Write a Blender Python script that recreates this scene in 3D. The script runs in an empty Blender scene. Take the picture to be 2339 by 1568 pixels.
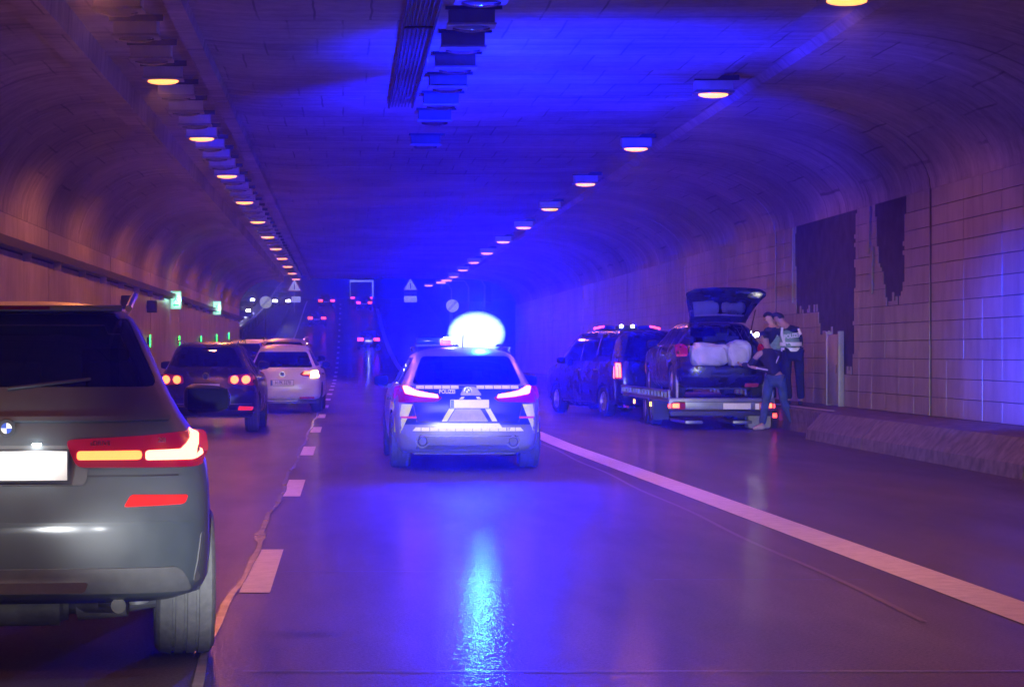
import bpy, bmesh, math, random
from mathutils import Vector, Matrix
R = math.radians
random.seed(7)
S = bpy.context.scene
COL = S.collection
F = 5270.0                      # focal length in units of a 2339 wide picture

# ------------------------------------------------------------------ camera
cd = bpy.data.cameras.new('camera')
cam = bpy.data.objects.new('camera', cd); COL.objects.link(cam)
cam.location = (0, 0, 1.4); cam.rotation_euler = (R(90), 0, 0)
cd.sensor_width = 36; cd.lens = F / 2339 * 36
cd.shift_x = (1169.5 - 789) / 2339
cd.shift_y = -(784 - 805) / 2339
cd.clip_end = 3000; cd.clip_start = 0.1
S.camera = cam

# ------------------------------------------------------------------ world (night sky)
W = bpy.data.worlds.new('World'); S.world = W; W.use_nodes = True
nt = W.node_tree; bg = nt.nodes['Background']
sky = nt.nodes.new('ShaderNodeTexSky'); sky.sky_type = 'NISHITA'; sky.sun_disc = False
sky.sun_elevation = R(-6); sky.sun_rotation = R(160)
nt.links.new(sky.outputs[0], bg.inputs[0]); bg.inputs[1].default_value = 0.03

# ------------------------------------------------------------------ view + render
S.view_settings.view_transform = 'Standard'; S.view_settings.look = 'None'
S.view_settings.exposure = 0; S.view_settings.gamma = 1; S.view_settings.use_curve_mapping = False
S.render.engine = 'CYCLES'
S.cycles.use_denoising = True
S.cycles.max_bounces = 6; S.cycles.diffuse_bounces = 3; S.cycles.glossy_bounces = 3
S.cycles.transparent_max_bounces = 12; S.cycles.volume_bounces = 0
S.cycles.sample_clamp_indirect = 4
S.cycles.use_light_tree = True

HAZE = 0.0032
P_SODIUM = 520.0
P_BLUE_UP = 7000.0
P_BLUE_BACK = 5600.0
P_BLUE_ALL = 300.0
P_BLUE_FWD = 22000.0
P_HEAD = 12000.0

def lamp(name, kind, loc, power, color, parent=None, size=0.05, aim=None, cone=60, blend=0.8):
    l = bpy.data.lights.new(name, kind); l.energy = power; l.color = color
    l.shadow_soft_size = size
    o = bpy.data.objects.new(name, l); COL.objects.link(o); o.location = loc
    if kind == 'SPOT':
        l.spot_size = R(cone); l.spot_blend = blend
        o.rotation_euler = (Vector(aim) - Vector(loc)).to_track_quat('-Z', 'Y').to_euler()
    if parent: o.parent = parent
    return o

# headlamps of the car the photograph is taken from (low beams, the car itself is below the frame)
for sx in (-0.35, 0.95):      # dipped beams have a flat cut-off, so the cones are wide and low
    h_ = lamp('headlamp_light', 'SPOT', (sx, 2.0, 0.66), P_HEAD, (0.93, 0.97, 1.0), size=0.06, aim=(sx + 3.0, 30, 0.55), cone=27, blend=1.0)
    h_.scale = (1, 0.42, 1)
    h_ = lamp('headlamp_light', 'SPOT', (sx, 2.0, 0.64), 210.0, (0.93, 0.97, 1.0), size=0.06, aim=(sx - 1.9, 10, 0.28), cone=60, blend=0.9)
    h_.scale = (1, 0.16, 1)

# ------------------------------------------------------------------ helpers
def tag(o, label=None, cat=None, group=None, kind=None):
    if label: o['label'] = label
    if cat: o['category'] = cat
    if group: o['group'] = group
    if kind: o['kind'] = kind
    return o

def empty(name, loc=(0, 0, 0), rz=0.0, rx=0.0):
    o = bpy.data.objects.new(name, None); COL.objects.link(o)
    o.location = loc; o.rotation_euler = (rx, 0, rz); o.empty_display_size = 0.2
    return o

def link(name, me, mat=None, parent=None, smooth=True, kind=None):
    if mat is not None and len(me.materials) == 0: me.materials.append(mat)
    if smooth:
        me.shade_smooth()
        try: me.set_sharp_from_angle(angle=R(38))
        except Exception: pass
    o = bpy.data.objects.new(name, me); COL.objects.link(o)
    if parent: o.parent = parent
    if kind: o['kind'] = kind
    return o

def bm_obj(name, bm, mat, parent=None, smooth=True, kind=None, recalc=True):
    if recalc: bmesh.ops.recalc_face_normals(bm, faces=bm.faces)
    me = bpy.data.meshes.new(name); bm.to_mesh(me); bm.free()
    return link(name, me, mat, parent, smooth, kind)

def add_box(bm, x0, x1, y0, y1, z0, z1, bev=0.0):
    r = bmesh.ops.create_cube(bm, size=1)
    vs = r['verts']
    for v in vs:
        v.co = Vector((x0 if v.co.x < 0 else x1, y0 if v.co.y < 0 else y1, z0 if v.co.z < 0 else z1))
    if bev > 0:
        es = list({e for v in vs for e in v.link_edges})
        r2 = bmesh.ops.bevel(bm, geom=es, offset=bev, segments=2, affect='EDGES', profile=0.6)
        return [v for v in bm.verts if v.is_valid and v in set(r2['verts'])] or vs
    return vs

def box(name, x0, x1, y0, y1, z0, z1, mat, parent=None, bev=0.0, kind=None):
    bm = bmesh.new(); add_box(bm, x0, x1, y0, y1, z0, z1, bev)
    return bm_obj(name, bm, mat, parent, kind=kind)

def add_tube(bm, pts, r, seg=8, caps=True):
    rs = r if isinstance(r, (list, tuple)) else [r] * len(pts)
    pts = [Vector(p) for p in pts]; rings = []
    up = Vector((0, 0, 1)); prev = None
    for i, p in enumerate(pts):
        d = (pts[min(i + 1, len(pts) - 1)] - pts[max(i - 1, 0)]).normalized()
        a = d.cross(up)
        if a.length < 1e-3: a = d.cross(Vector((1, 0, 0)))
        a.normalize()
        if prev and a.dot(prev) < 0: a = -a
        prev = a
        b = d.cross(a).normalized()
        rings.append([bm.verts.new(p + (a * math.cos(t) + b * math.sin(t)) * rs[i]) for t in [2 * math.pi * k / seg for k in range(seg)]])
    for i in range(len(rings) - 1):
        for k in range(seg):
            bm.faces.new((rings[i][k], rings[i][(k + 1) % seg], rings[i + 1][(k + 1) % seg], rings[i + 1][k]))
    if caps:
        bm.faces.new(rings[0]); bm.faces.new(rings[-1])

def tube(name, pts, r, mat, parent=None, seg=8):
    bm = bmesh.new(); add_tube(bm, pts, r, seg); return bm_obj(name, bm, mat, parent)

def add_lathe_x(bm, prof, seg=28, x=0.0, cy=0.0, cz=0.0):
    """prof: list of (x offset, radius) turned about an axis parallel to X"""
    rings = []
    for (px, r) in prof:
        rings.append([bm.verts.new((x + px, cy + r * math.cos(t), cz + r * math.sin(t))) for t in [2 * math.pi * k / seg for k in range(seg)]])
    for i in range(len(rings) - 1):
        for k in range(seg):
            bm.faces.new((rings[i][k], rings[i][(k + 1) % seg], rings[i + 1][(k + 1) % seg], rings[i + 1][k]))
    return rings

# ------------------------------------------------------------------ materials
def mat_new(name):
    m = bpy.data.materials.new(name); m.use_nodes = True
    return m, m.node_tree, m.node_tree.nodes['Principled BSDF']

def noise(nt, scale, detail=4, vec=None, rough=0.55):
    n = nt.nodes.new('ShaderNodeTexNoise'); n.inputs['Scale'].default_value = scale
    n.inputs['Detail'].default_value = detail; n.inputs['Roughness'].default_value = rough
    if vec is not None: nt.links.new(vec, n.inputs['Vector'])
    return n

def mapping(nt, scale=(1, 1, 1), kind='Object', rot=(0, 0, 0)):
    tc = nt.nodes.new('ShaderNodeTexCoord'); mp = nt.nodes.new('ShaderNodeMapping')
    mp.inputs['Scale'].default_value = scale; mp.inputs['Rotation'].default_value = rot
    nt.links.new(tc.outputs[kind], mp.inputs['Vector'])
    return mp.outputs[0]

def ramp(nt, src, stops):
    r = nt.nodes.new('ShaderNodeValToRGB'); nt.links.new(src, r.inputs[0])
    els = r.color_ramp.elements
    while len(els) > 1: els.remove(els[-1])
    els[0].position = stops[0][0]; els[0].color = (*stops[0][1], 1)
    for p, c in stops[1:]:
        e = els.new(p); e.color = (*c, 1)
    return r.outputs[0]

def paint(name, col, rough=0.28, metallic=0.35, dirt=0.15):
    m, nt, b = mat_new(name)
    n = noise(nt, 3.0, 6, mapping(nt, (1, 1, 1)))
    c = ramp(nt, n.outputs['Fac'], [(0.3, tuple(v * (1 - dirt) for v in col)), (0.7, tuple(min(1, v * (1 + dirt) + 0.004) for v in col))])
    nt.links.new(c, b.inputs['Base Color'])
    b.inputs['Metallic'].default_value = metallic
    rr = ramp(nt, n.outputs['Fac'], [(0.2, (rough * 0.8,) * 3), (0.8, (rough * 1.35,) * 3)])
    nt.links.new(rr, b.inputs['Roughness'])
    b.inputs['Coat Weight'].default_value = 0.3; b.inputs['Coat Roughness'].default_value = 0.25
    return m

def simple(name, col, rough=0.6, metallic=0.0, var=0.12, scale=20, bump=0.0, spec=0.5):
    m, nt, b = mat_new(name)
    n = noise(nt, scale, 4, mapping(nt))
    c = ramp(nt, n.outputs['Fac'], [(0.3, tuple(v * (1 - var) for v in col)), (0.7, tuple(min(1, v * (1 + var)) for v in col))])
    nt.links.new(c, b.inputs['Base Color'])
    b.inputs['Roughness'].default_value = rough; b.inputs['Metallic'].default_value = metallic
    b.inputs['Specular IOR Level'].default_value = spec
    if bump:
        bp = nt.nodes.new('ShaderNodeBump'); bp.inputs['Strength'].default_value = bump; bp.inputs['Distance'].default_value = 0.01
        nt.links.new(n.outputs['Fac'], bp.inputs['Height']); nt.links.new(bp.outputs[0], b.inputs['Normal'])
    return m

def emit(name, col, strength, sample=True, base=(0.3, 0.02, 0.02)):
    m, nt, b = mat_new(name)
    b.inputs['Base Color'].default_value = (*base, 1); b.inputs['Roughness'].default_value = 0.3
    b.inputs['Emission Color'].default_value = (*col, 1); b.inputs['Emission Strength'].default_value = strength
    if not sample: m.cycles.emission_sampling = 'NONE'
    return m

def glassmat(name, tint=(0.10, 0.10, 0.12), rough=0.04):
    m, nt, b = mat_new(name)
    out = nt.nodes['Material Output']
    tr = nt.nodes.new('ShaderNodeBsdfTransparent'); tr.inputs[0].default_value = (*tint, 1)
    gl = nt.nodes.new('ShaderNodeBsdfGlossy'); gl.inputs['Roughness'].default_value = rough; gl.inputs[0].default_value = (1, 1, 1, 1)
    fr = nt.nodes.new('ShaderNodeFresnel'); fr.inputs[0].default_value = 1.5
    mx = nt.nodes.new('ShaderNodeMixShader')
    nt.links.new(fr.outputs[0], mx.inputs[0]); nt.links.new(tr.outputs[0], mx.inputs[1]); nt.links.new(gl.outputs[0], mx.inputs[2])
    nt.links.new(mx.outputs[0], out.inputs[0]); nt.nodes.remove(b)
    return m

def asphalt_mat():
    m, nt, b = mat_new('asphalt')
    v = mapping(nt, (1, 1, 1))
    fine = noise(nt, 55, 3, v); big = noise(nt, 0.5, 4, mapping(nt, (1.6, 0.25, 1)), 0.6)
    wet = noise(nt, 0.8, 5, mapping(nt, (1.0, 0.22, 1)), 0.65)
    mixc = nt.nodes.new('ShaderNodeMix'); mixc.data_type = 'RGBA'
    c1 = ramp(nt, big.outputs['Fac'], [(0.28, (0.042, 0.039, 0.037)), (0.45, (0.078, 0.072, 0.067)), (0.55, (0.092, 0.085, 0.079)), (0.74, (0.14, 0.13, 0.12))])
    c2 = ramp(nt, fine.outputs['Fac'], [(0.32, (0.25, 0.25, 0.25)), (0.5, (.8, .8, .8)), (0.68, (1.35, 1.3, 1.25))])
    mixc.blend_type = 'MULTIPLY'; mixc.inputs[0].default_value = 0.7
    nt.links.new(c1, mixc.inputs[6]); nt.links.new(c2, mixc.inputs[7])
    # transverse seams and patch edges
    nt.links.new(mixc.outputs[2], b.inputs['Base Color'])
    rr = ramp(nt, wet.outputs['Fac'], [(0.30, (0.42,) * 3), (0.5, (0.5,) * 3), (0.75, (0.6,) * 3)])
    nt.links.new(rr, b.inputs['Roughness'])
    b.inputs['Specular IOR Level'].default_value = 0.4
    film = ramp(nt, noise(nt, .7, 4, mapping(nt, (1.2, .12, 1)), .55).outputs['Fac'], [(0.3, (.08,) * 3), (0.65, (.30,) * 3)])
    nt.links.new(film, b.inputs['Coat Weight']); b.inputs['Coat Roughness'].default_value = 0.05
    sp = noise(nt, 20, 4, mapping(nt, (1, 0.5, 1)), 0.6)
    bc = nt.nodes.new('ShaderNodeBump'); bc.inputs['Strength'].default_value = 0.36; bc.inputs['Distance'].default_value = 0.009
    nt.links.new(sp.outputs['Fac'], bc.inputs['Height']); nt.links.new(bc.outputs[0], b.inputs['Coat Normal'])
    chips = noise(nt, 60, 3, mapping(nt, (1, 1, 1)), 0.6)
    ch = ramp(nt, chips.outputs['Fac'], [(0.35, (0.2,) * 3), (0.6, (1,) * 3)])
    bp = nt.nodes.new('ShaderNodeBump'); bp.inputs['Strength'].default_value = 0.5; bp.inputs['Distance'].default_value = 0.012
    nt.links.new(ch, bp.inputs['Height'])
    nt.links.new(bp.outputs[0], b.inputs['Normal'])
    return m

def concrete_mat(name, c0, c1, boards='y', rough=0.75, bump=0.5):
    """board marked concrete; boards run across the tunnel (stretched in x)"""
    m, nt, b = mat_new(name)
    v = mapping(nt, (0.10, 2.6, 0.35))
    n1 = noise(nt, 1.6, 8, v, 0.62)
    n2 = noise(nt, 0.35, 5, mapping(nt, (1, 1, 1)), 0.6)
    n3 = noise(nt, 6, 6, mapping(nt, (1, 1, 1)), 0.7)
    ca = ramp(nt, n1.outputs['Fac'], [(0.27, tuple(x * 0.32 for x in c0)), (0.40, tuple(x * 0.88 for x in c0)), (0.52, c0), (0.66, c1)])
    cb = ramp(nt, n2.outputs['Fac'], [(0.35, (0.62,) * 3), (0.6, (1,) * 3)])
    cc = ramp(nt, n3.outputs['Fac'], [(0.3, (0.75,) * 3), (0.6, (1,) * 3)])
    m1 = nt.nodes.new('ShaderNodeMix'); m1.data_type = 'RGBA'; m1.blend_type = 'MULTIPLY'; m1.inputs[0].default_value = 1
    m2 = nt.nodes.new('ShaderNodeMix'); m2.data_type = 'RGBA'; m2.blend_type = 'MULTIPLY'; m2.inputs[0].default_value = 1
    nt.links.new(ca, m1.inputs[6]); nt.links.new(cb, m1.inputs[7])
    nt.links.new(m1.outputs[2], m2.inputs[6]); nt.links.new(cc, m2.inputs[7])
    br = nt.nodes.new('ShaderNodeTexBrick'); br.inputs['Scale'].default_value = 1.0; br.inputs['Brick Width'].default_value = 0.62; br.inputs['Row Height'].default_value = 1.5
    br.inputs['Mortar Size'].default_value = 0.018; br.inputs['Mortar Smooth'].default_value = .6
    br.inputs['Color1'].default_value = (1, 1, 1, 1); br.inputs['Color2'].default_value = (.80, .80, .80, 1); br.inputs['Mortar'].default_value = (.36, .36, .36, 1)
    wob = noise(nt, 1.2, 3, mapping(nt, (1, 1, 1)))
    va = nt.nodes.new('ShaderNodeMix'); va.data_type = 'VECTOR'; va.inputs[0].default_value = .06
    nt.links.new(mapping(nt, (1, 1, 1)), va.inputs[4]); nt.links.new(wob.outputs['Color'], va.inputs[5]); nt.links.new(va.outputs[1], br.inputs['Vector'])
    m3 = nt.nodes.new('ShaderNodeMix'); m3.data_type = 'RGBA'; m3.blend_type = 'MULTIPLY'
    msk = ramp(nt, noise(nt, .5, 4, mapping(nt, (1, .6, 1))).outputs['Fac'], [(0.42, (0,) * 3), (0.60, (.95,) * 3)])
    nt.links.new(msk, m3.inputs[0]); nt.links.new(m2.outputs[2], m3.inputs[6]); nt.links.new(br.outputs['Color'], m3.inputs[7])
    nt.links.new(m3.outputs[2], b.inputs['Base Color'])
    b.inputs['Roughness'].default_value = rough
    bp = nt.nodes.new('ShaderNodeBump'); bp.inputs['Strength'].default_value = bump; bp.inputs['Distance'].default_value = 0.03
    nt.links.new(n1.outputs['Fac'], bp.inputs['Height']); nt.links.new(bp.outputs[0], b.inputs['Normal'])
    return m

def tile_mat(name, col, rough=0.3):
    m, nt, b = mat_new(name)
    oi = nt.nodes.new('ShaderNodeObjectInfo')
    streak = noise(nt, 1.6, 7, mapping(nt, (3, 5, 0.5), 'Object'), 0.65)
    tc = nt.nodes.new('ShaderNodeTexCoord'); 
    geo = nt.nodes.new('ShaderNodeNewGeometry')
    mp = nt.nodes.new('ShaderNodeMapping'); mp.inputs['Scale'].default_value = (3, 2.2, 0.5)
    nt.links.new(geo.outputs['Position'], mp.inputs['Vector']); nt.links.new(mp.outputs[0], streak.inputs['Vector'])
    big = noise(nt, 0.55, 4, geo.outputs['Position'], 0.6)
    c = ramp(nt, streak.outputs['Fac'], [(0.25, tuple(v * 0.82 for v in col)), (0.5, col), (0.8, tuple(min(1, v * 1.1) for v in col))])
    rnd = ramp(nt, oi.outputs['Random'], [(0, (0.88,) * 3), (1, (1.0,) * 3)])
    cb = ramp(nt, big.outputs['Fac'], [(0.35, (0.72,) * 3), (0.62, (1,) * 3)])
    m1 = nt.nodes.new('ShaderNodeMix'); m1.data_type = 'RGBA'; m1.blend_type = 'MULTIPLY'; m1.inputs[0].default_value = 1
    m2 = nt.nodes.new('ShaderNodeMix'); m2.data_type = 'RGBA'; m2.blend_type = 'MULTIPLY'; m2.inputs[0].default_value = 1
    nt.links.new(c, m1.inputs[6]); nt.links.new(rnd, m1.inputs[7])
    nt.links.new(m1.outputs[2], m2.inputs[6]); nt.links.new(cb, m2.inputs[7])
    nt.links.new(m2.outputs[2], b.inputs['Base Color'])
    rr = ramp(nt, streak.outputs['Fac'], [(0.3, (rough * 1.7,) * 3), (0.75, (rough * 0.8,) * 3)])
    nt.links.new(rr, b.inputs['Roughness'])
    bp = nt.nodes.new('ShaderNodeBump'); bp.inputs['Strength'].default_value = 0.10; bp.inputs['Distance'].default_value = 0.02
    nt.links.new(streak.outputs['Fac'], bp.inputs['Height']); nt.links.new(bp.outputs[0], b.inputs['Normal'])
    return m

M = {}
M['asphalt'] = asphalt_mat()
M['ceiling'] = concrete_mat('ceiling_concrete', (0.44, 0.40, 0.37), (0.54, 0.50, 0.46), bump=0.3)
M['joint'] = simple('joint_dark', (0.05, 0.05, 0.055), 0.9)
M['wall'] = concrete_mat('wall_concrete', (0.10, 0.095, 0.09), (0.15, 0.145, 0.14), bump=0.3)
M['bare'] = simple('bare_wall', (0.045, 0.045, 0.065), 0.9, var=0.45, scale=3, bump=0.5)
M['grout'] = simple('grout', (0.13, 0.125, 0.12), 0.9)
M['tile'] = tile_mat('wall_tile', (0.36, 0.34, 0.34), 0.32)
M['panel'] = tile_mat('wall_panel', (0.50, 0.44, 0.38), 0.32)
M['kerb'] = simple('kerb_concrete', (0.14, 0.132, 0.125), 0.85, var=.4, scale=6, bump=0.5)
M['line'] = simple('road_paint', (0.82, 0.80, 0.76), 0.45, var=0.14, scale=9, bump=0.3)
M['seal'] = simple('bitumen_seal', (0.055, 0.052, 0.05), 0.45, var=0.2, scale=4, bump=0.2)
M['seal_sheen'] = simple('sheen_seal', (0.34, 0.36, 0.50), 0.2, var=0.3, scale=4, bump=0.3)  # pale bluish base colour stands in for reflected blue light
M['steel'] = simple('grey_steel', (0.30, 0.30, 0.31), 0.5, 0.3, scale=12)
M['alu'] = simple('aluminium', (0.17, 0.175, 0.19), 0.35, 0.6, scale=10)
M['dark_metal'] = simple('dark_metal', (0.04, 0.04, 0.045), 0.5, 0.4)
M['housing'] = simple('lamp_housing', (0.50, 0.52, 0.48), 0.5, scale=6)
M['dimmed_housing'] = simple('dimmed_housing', (0.10, 0.11, 0.10), 0.7, scale=6)  # darker copy of the housing, dimness of the middle row in its colour
M['tyre'] = simple('tyre_rubber', (0.045, 0.045, 0.047), 0.75, var=0.25, scale=40, bump=0.3)
M['tyre_dusty'] = simple('dusty_tyre', (0.10, 0.10, 0.10), 0.85, var=0.2, scale=30, bump=0.3)
M['plastic'] = simple('black_plastic', (0.014, 0.014, 0.016), 0.5)
M['grey_plastic'] = simple('grey_plastic', (0.075, 0.078, 0.08), 0.5)
M['interior'] = simple('cabin_trim', (0.025, 0.024, 0.026), 0.85)
M['glass'] = glassmat('tinted_glass')
M['glass_light'] = glassmat('clear_glass', (0.85, 0.87, 0.88))
M['rim'] = simple('alloy_rim', (0.45, 0.46, 0.48), 0.3, 0.8)
M['chrome'] = simple('chrome_trim', (0.75, 0.75, 0.76), 0.18, 1.0, var=0.03)
M['plate'] = simple('plate_white', (0.85, 0.85, 0.83), 0.4, var=0.03)
M['plate_ink'] = simple('plate_ink', (0.02, 0.02, 0.02), 0.5)
M['plate_blue'] = simple('plate_blue', (0.03, 0.08, 0.45), 0.4)
M['mirror_dark'] = simple('mirror_glass_dim', (0.010, 0.010, 0.014), 0.8, spec=.05)
M['red_lens'] = emit('red_lens', (1.0, 0.003, 0.03), .16, False, (.10, .003, .010))
M['dark_lens'] = simple('dark_lens', (0.05, 0.004, 0.008), 0.12)
M['tail_red'] = emit('tail_light', (1.0, 0.05, 0.04), 5)
M['tail_hot'] = emit('brake_light', (1.0, 0.19, 0.11), 7.5)
M['tail_amber'] = emit('tail_light_warm', (1.0, 0.19, 0.04), 4)
M['far_red'] = emit('far_tail_light', (1.0, 0.05, 0.04), 6, False)
M['indicator'] = emit('indicator_light', (1.0, 0.6, 0.2), 7)
M['amber'] = emit('amber_marker', (1.0, 0.40, 0.03), 9, False)
M['reflector'] = emit('glowing_reflector', (1.0, 0.03, 0.012), .85, False, (.2, .004, .004))  # bumper reflectors given a weak glow of their own
M['red_reflector'] = simple('red_reflector', (0.75, 0.08, 0.10), 0.3)
M['sodium'] = emit('sodium_lens', (1.0, 0.30, 0.055), 3.2, False, (0.8, 0.6, 0.3))
def dome_mat():
    m, nt, b = mat_new('blue_dome_glare'); out = nt.nodes['Material Output']
    lw = nt.nodes.new('ShaderNodeLayerWeight'); lw.inputs[0].default_value = .5
    col = ramp(nt, lw.outputs['Facing'], [(0.0, (1.5, 1.6, 3.0)), (0.36, (.9, 1.2, 2.8)), (0.62, (.22, .5, 2.0)), (1.0, (.02, .08, 1.2))])  # bright centre and fading rim imitate glare round the dome
    em = nt.nodes.new('ShaderNodeEmission'); nt.links.new(col, em.inputs[0]); em.inputs[1].default_value = 1.0
    tr = nt.nodes.new('ShaderNodeBsdfTransparent'); mx = nt.nodes.new('ShaderNodeMixShader')
    fac = ramp(nt, lw.outputs['Facing'], [(0.45, (0,) * 3), (1.0, (.92,) * 3)])
    nt.links.new(fac, mx.inputs[0]); nt.links.new(em.outputs[0], mx.inputs[1]); nt.links.new(tr.outputs[0], mx.inputs[2])
    nt.links.new(mx.outputs[0], out.inputs[0]); nt.nodes.remove(b); m.cycles.emission_sampling = 'NONE'; return m
M['blue_glare'] = dome_mat()
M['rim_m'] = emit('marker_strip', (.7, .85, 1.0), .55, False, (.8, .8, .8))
M['blue_dim'] = simple('blue_dome', (0.02, 0.05, 0.5), 0.15)
M['white_led'] = emit('white_led', (0.85, 0.95, 1.0), 30, False, (0.8, 0.8, 0.8))
M['headlight'] = emit('headlight', (1.0, 0.95, 0.85), 60, False, (0.8, 0.8, 0.8))
M['green_sign'] = emit('exit_sign_white', (0.45, 1.0, 0.72), 1.0, False, (0.8, 0.8, 0.8))
M['green_print'] = emit('exit_sign_green', (0.05, 0.75, 0.32), 1.0, False, (0.02, 0.3, 0.1))
M['green_led'] = emit('green_marker', (0.03, 1.0, 0.12), 5, False, (0.02, 0.3, 0.05))
M['sign_white'] = emit('glowing_sign_sheet', (.85, .88, 1.0), .42, False, (.85, .85, .87))  # weak glow on unlit sheets stands in for headlight they would return
M['sign_black'] = simple('sign_print', (0.03, 0.03, 0.04), 0.5)
M['sign_red'] = simple('sign_red', (0.5, 0.02, 0.03), 0.4)
M['sign_blue'] = simple('sign_blue_sheet', (0.02, 0.08, 0.5), 0.4)
M['suv_paint'] = paint('grey_green_paint', (0.040, 0.052, 0.058), 0.42, 0.0, .2)
M['suv_paint'].node_tree.nodes['Principled BSDF'].inputs['Coat Weight'].default_value = 0.6
M['suv_paint'].node_tree.nodes['Principled BSDF'].inputs['Coat Roughness'].default_value = 0.14
M['police_silver'] = paint('silver_paint', (0.21, 0.22, 0.235), 0.34, 0.2)
M['police_blue'] = paint('police_blue_wrap', (0.012, 0.035, 0.20), 0.3, 0.0)
M['navy'] = paint('black_paint', (0.012, 0.012, 0.016), 0.25, 0.2)
M['white_paint'] = paint('white_paint', (0.72, 0.72, 0.72), 0.3, 0.0, 0.05)
M['silver_paint'] = paint('pale_silver_paint', (0.5, 0.48, 0.46), 0.3, 0.4)
M['refl_white'] = simple('reflective_white', (0.92, 0.92, 0.9), 0.35, var=0.04)
M['refl_yellow'] = simple('reflective_yellow', (0.80, 0.88, 0.12), 0.35, var=0.05)
M['refl_grey'] = simple('reflective_grey', (0.42, 0.43, 0.42), 0.4)
M['cloth_navy'] = simple('navy_cloth', (0.015, 0.02, 0.045), 0.9, var=0.3, scale=9, bump=0.5)
M['denim'] = simple('denim', (0.045, 0.085, 0.22), 0.9, var=0.3, scale=9, bump=0.5)
M['hoodie'] = simple('dark_hoodie', (0.02, 0.022, 0.04), 0.9, var=0.3, scale=9, bump=0.5)
M['vest_green'] = simple('vest_cloth', (0.26, 0.42, 0.28), 0.8, var=0.2)
M['skin'] = simple('skin', (0.45, 0.27, 0.19), 0.6, var=0.08)
M['hair'] = simple('dark_hair', (0.015, 0.012, 0.01), 0.7, bump=0.4)
M['shoe'] = simple('pale_trainers', (0.45, 0.40, 0.45), 0.6)
M['boot'] = simple('black_boots', (0.02, 0.02, 0.02), 0.6)
M['bedding'] = simple('white_bedding', (0.62, 0.60, 0.64), 0.95, var=0.15, scale=4, bump=0.9)
M['ground'] = simple('dark_verge', (0.045, 0.05, 0.035), 0.95, var=0.4, scale=0.6, bump=0.5)
M['tarp'] = simple('lorry_curtain', (0.25, 0.27, 0.30), 0.6)
M['pale_block'] = simple('pale_block', (0.40, 0.38, 0.35), 0.7, scale=6)
M['cable'] = simple('cable', (0.03, 0.03, 0.03), 0.6)
M['exhaust'] = simple('exhaust_steel', (0.10, 0.097, 0.09), 0.65, 0.2, var=.5, scale=7, bump=.4)

# ------------------------------------------------------------------ road profile
def slope(y):
    if y < 103: return 0.0
    if y < 215: return 0.00066 * (y - 103)
    if y < 240: return 0.0739
    if y < 300: return 0.0739 * (300 - y) / 60
    return 0.0
_E = [0.0]
for i in range(1, 900): _E.append(_E[-1] + slope(i - 0.5))
def elev(y):
    if y <= 0: return 0.0
    i = min(int(y), 898); f = min(y - i, 1)
    return _E[i] * (1 - f) + _E[i + 1] * f
def at(u, v, y):               # where the line of sight through a photo point meets the cross section at distance y
    return ((u - 789) * y / F, 1.4 + (805 - v) * y / F)

def strip(name, x0, x1, y0, y1, dz, mat, step=3.0, kind=None, parent=None, fx=None):
    bm = bmesh.new(); n = max(1, int((y1 - y0) / step)); prev = None
    for i in range(n + 1):
        y = y0 + (y1 - y0) * i / n
        a, b_ = (fx(y) if fx else (x0, x1))
        r = [bm.verts.new((a, y, elev(y) + dz)), bm.verts.new((b_, y, elev(y) + dz))]
        if prev: bm.faces.new((prev[0], prev[1], r[1], r[0]))
        prev = r
    return bm_obj(name, bm, mat, parent, smooth=False, kind=kind)

# ground far and wide
bm = bmesh.new(); prev = None
XS = [-700, -60, -7.0, -6.0, 12.0, 60, 700]
ZO = [1.38, 1.38, 1.38, -0.02, -0.02, 0.4, 2]
ys = [-400, -20, 100, 112] + [118 + 4 * i for i in range(50)] + [340, 500, 850]
for y in ys:
    r = [bm.verts.new((x, y, elev(y) + (z - .05 if y >= 118 else -0.08))) for x, z in zip(XS, ZO)]
    if prev:
        for k in range(len(r) - 1): bm.faces.new((prev[k], prev[k + 1], r[k + 1], r[k]))
    prev = r
bm_obj('ground', bm, M['ground'], kind='structure', smooth=False)
strip('road', -5.62, 9.02, -20, 420, 0.0, M['asphalt'], 2.0, 'structure')
strip('opposing_road', -19, -8.2, 123, 420, 1.40, M['asphalt'], 4.0, 'structure')

# markings
def sol(y):
    xc = 3.3 + max(0, (34.6 - y)) * 0.0158 if y < 34.6 else 3.3
    return (xc - 0.165, xc + 0.165)
strip('edge_line', 0, 0, 5, 240, 0.004, M['line'], 1.2, 'structure', fx=sol)
strip('lane_edge_line', -4.35, -4.2, 5, 260, 0.004, M['line'], 3, 'structure')
y0 = 13.45; k = 0
while y0 + 9 * k < 250:
    ya = y0 + 9 * k
    o = strip('lane_dash', -0.53 - 0.09, -0.53 + 0.09, ya, ya + 2.95, 0.004, M['line'], 1.5)
    o['kind'] = 'structure'; k += 1
# wavering bitumen seal beside the dashes
def seal(y, _w=[0.035]):
    x = -0.64 + 0.022 * math.sin(y * 0.9) + 0.008 * math.sin(y * 2.7 + 1)
    w = 0.020 + 0.004 * math.sin(y * 2.1)
    if 17.0 < y < 17.8: w += 0.03
    return (x - w, x + w)
strip('joint_seal', 0, 0, 5, 55, 0.0085, M['seal_sheen'], 0.25, 'structure', fx=seal)
strip('patch_seam', 0, 0, 12, 90, 0.0045, M['seal'], 0.8, 'structure', fx=lambda y: (3.02 + 0.02 * math.sin(y) - 0.02, 3.02 + 0.02 * math.sin(y) + 0.02))
for (ya, xa, xb) in ((10.12, -0.45, 3.3), (14.72, -0.4, 1.2), (14.2, 1.9, 3.2)):
    strip('cross_seam', xa, xb, ya, ya + 0.028, 0.0045, M['seal_sheen'], 1, 'structure')

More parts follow.
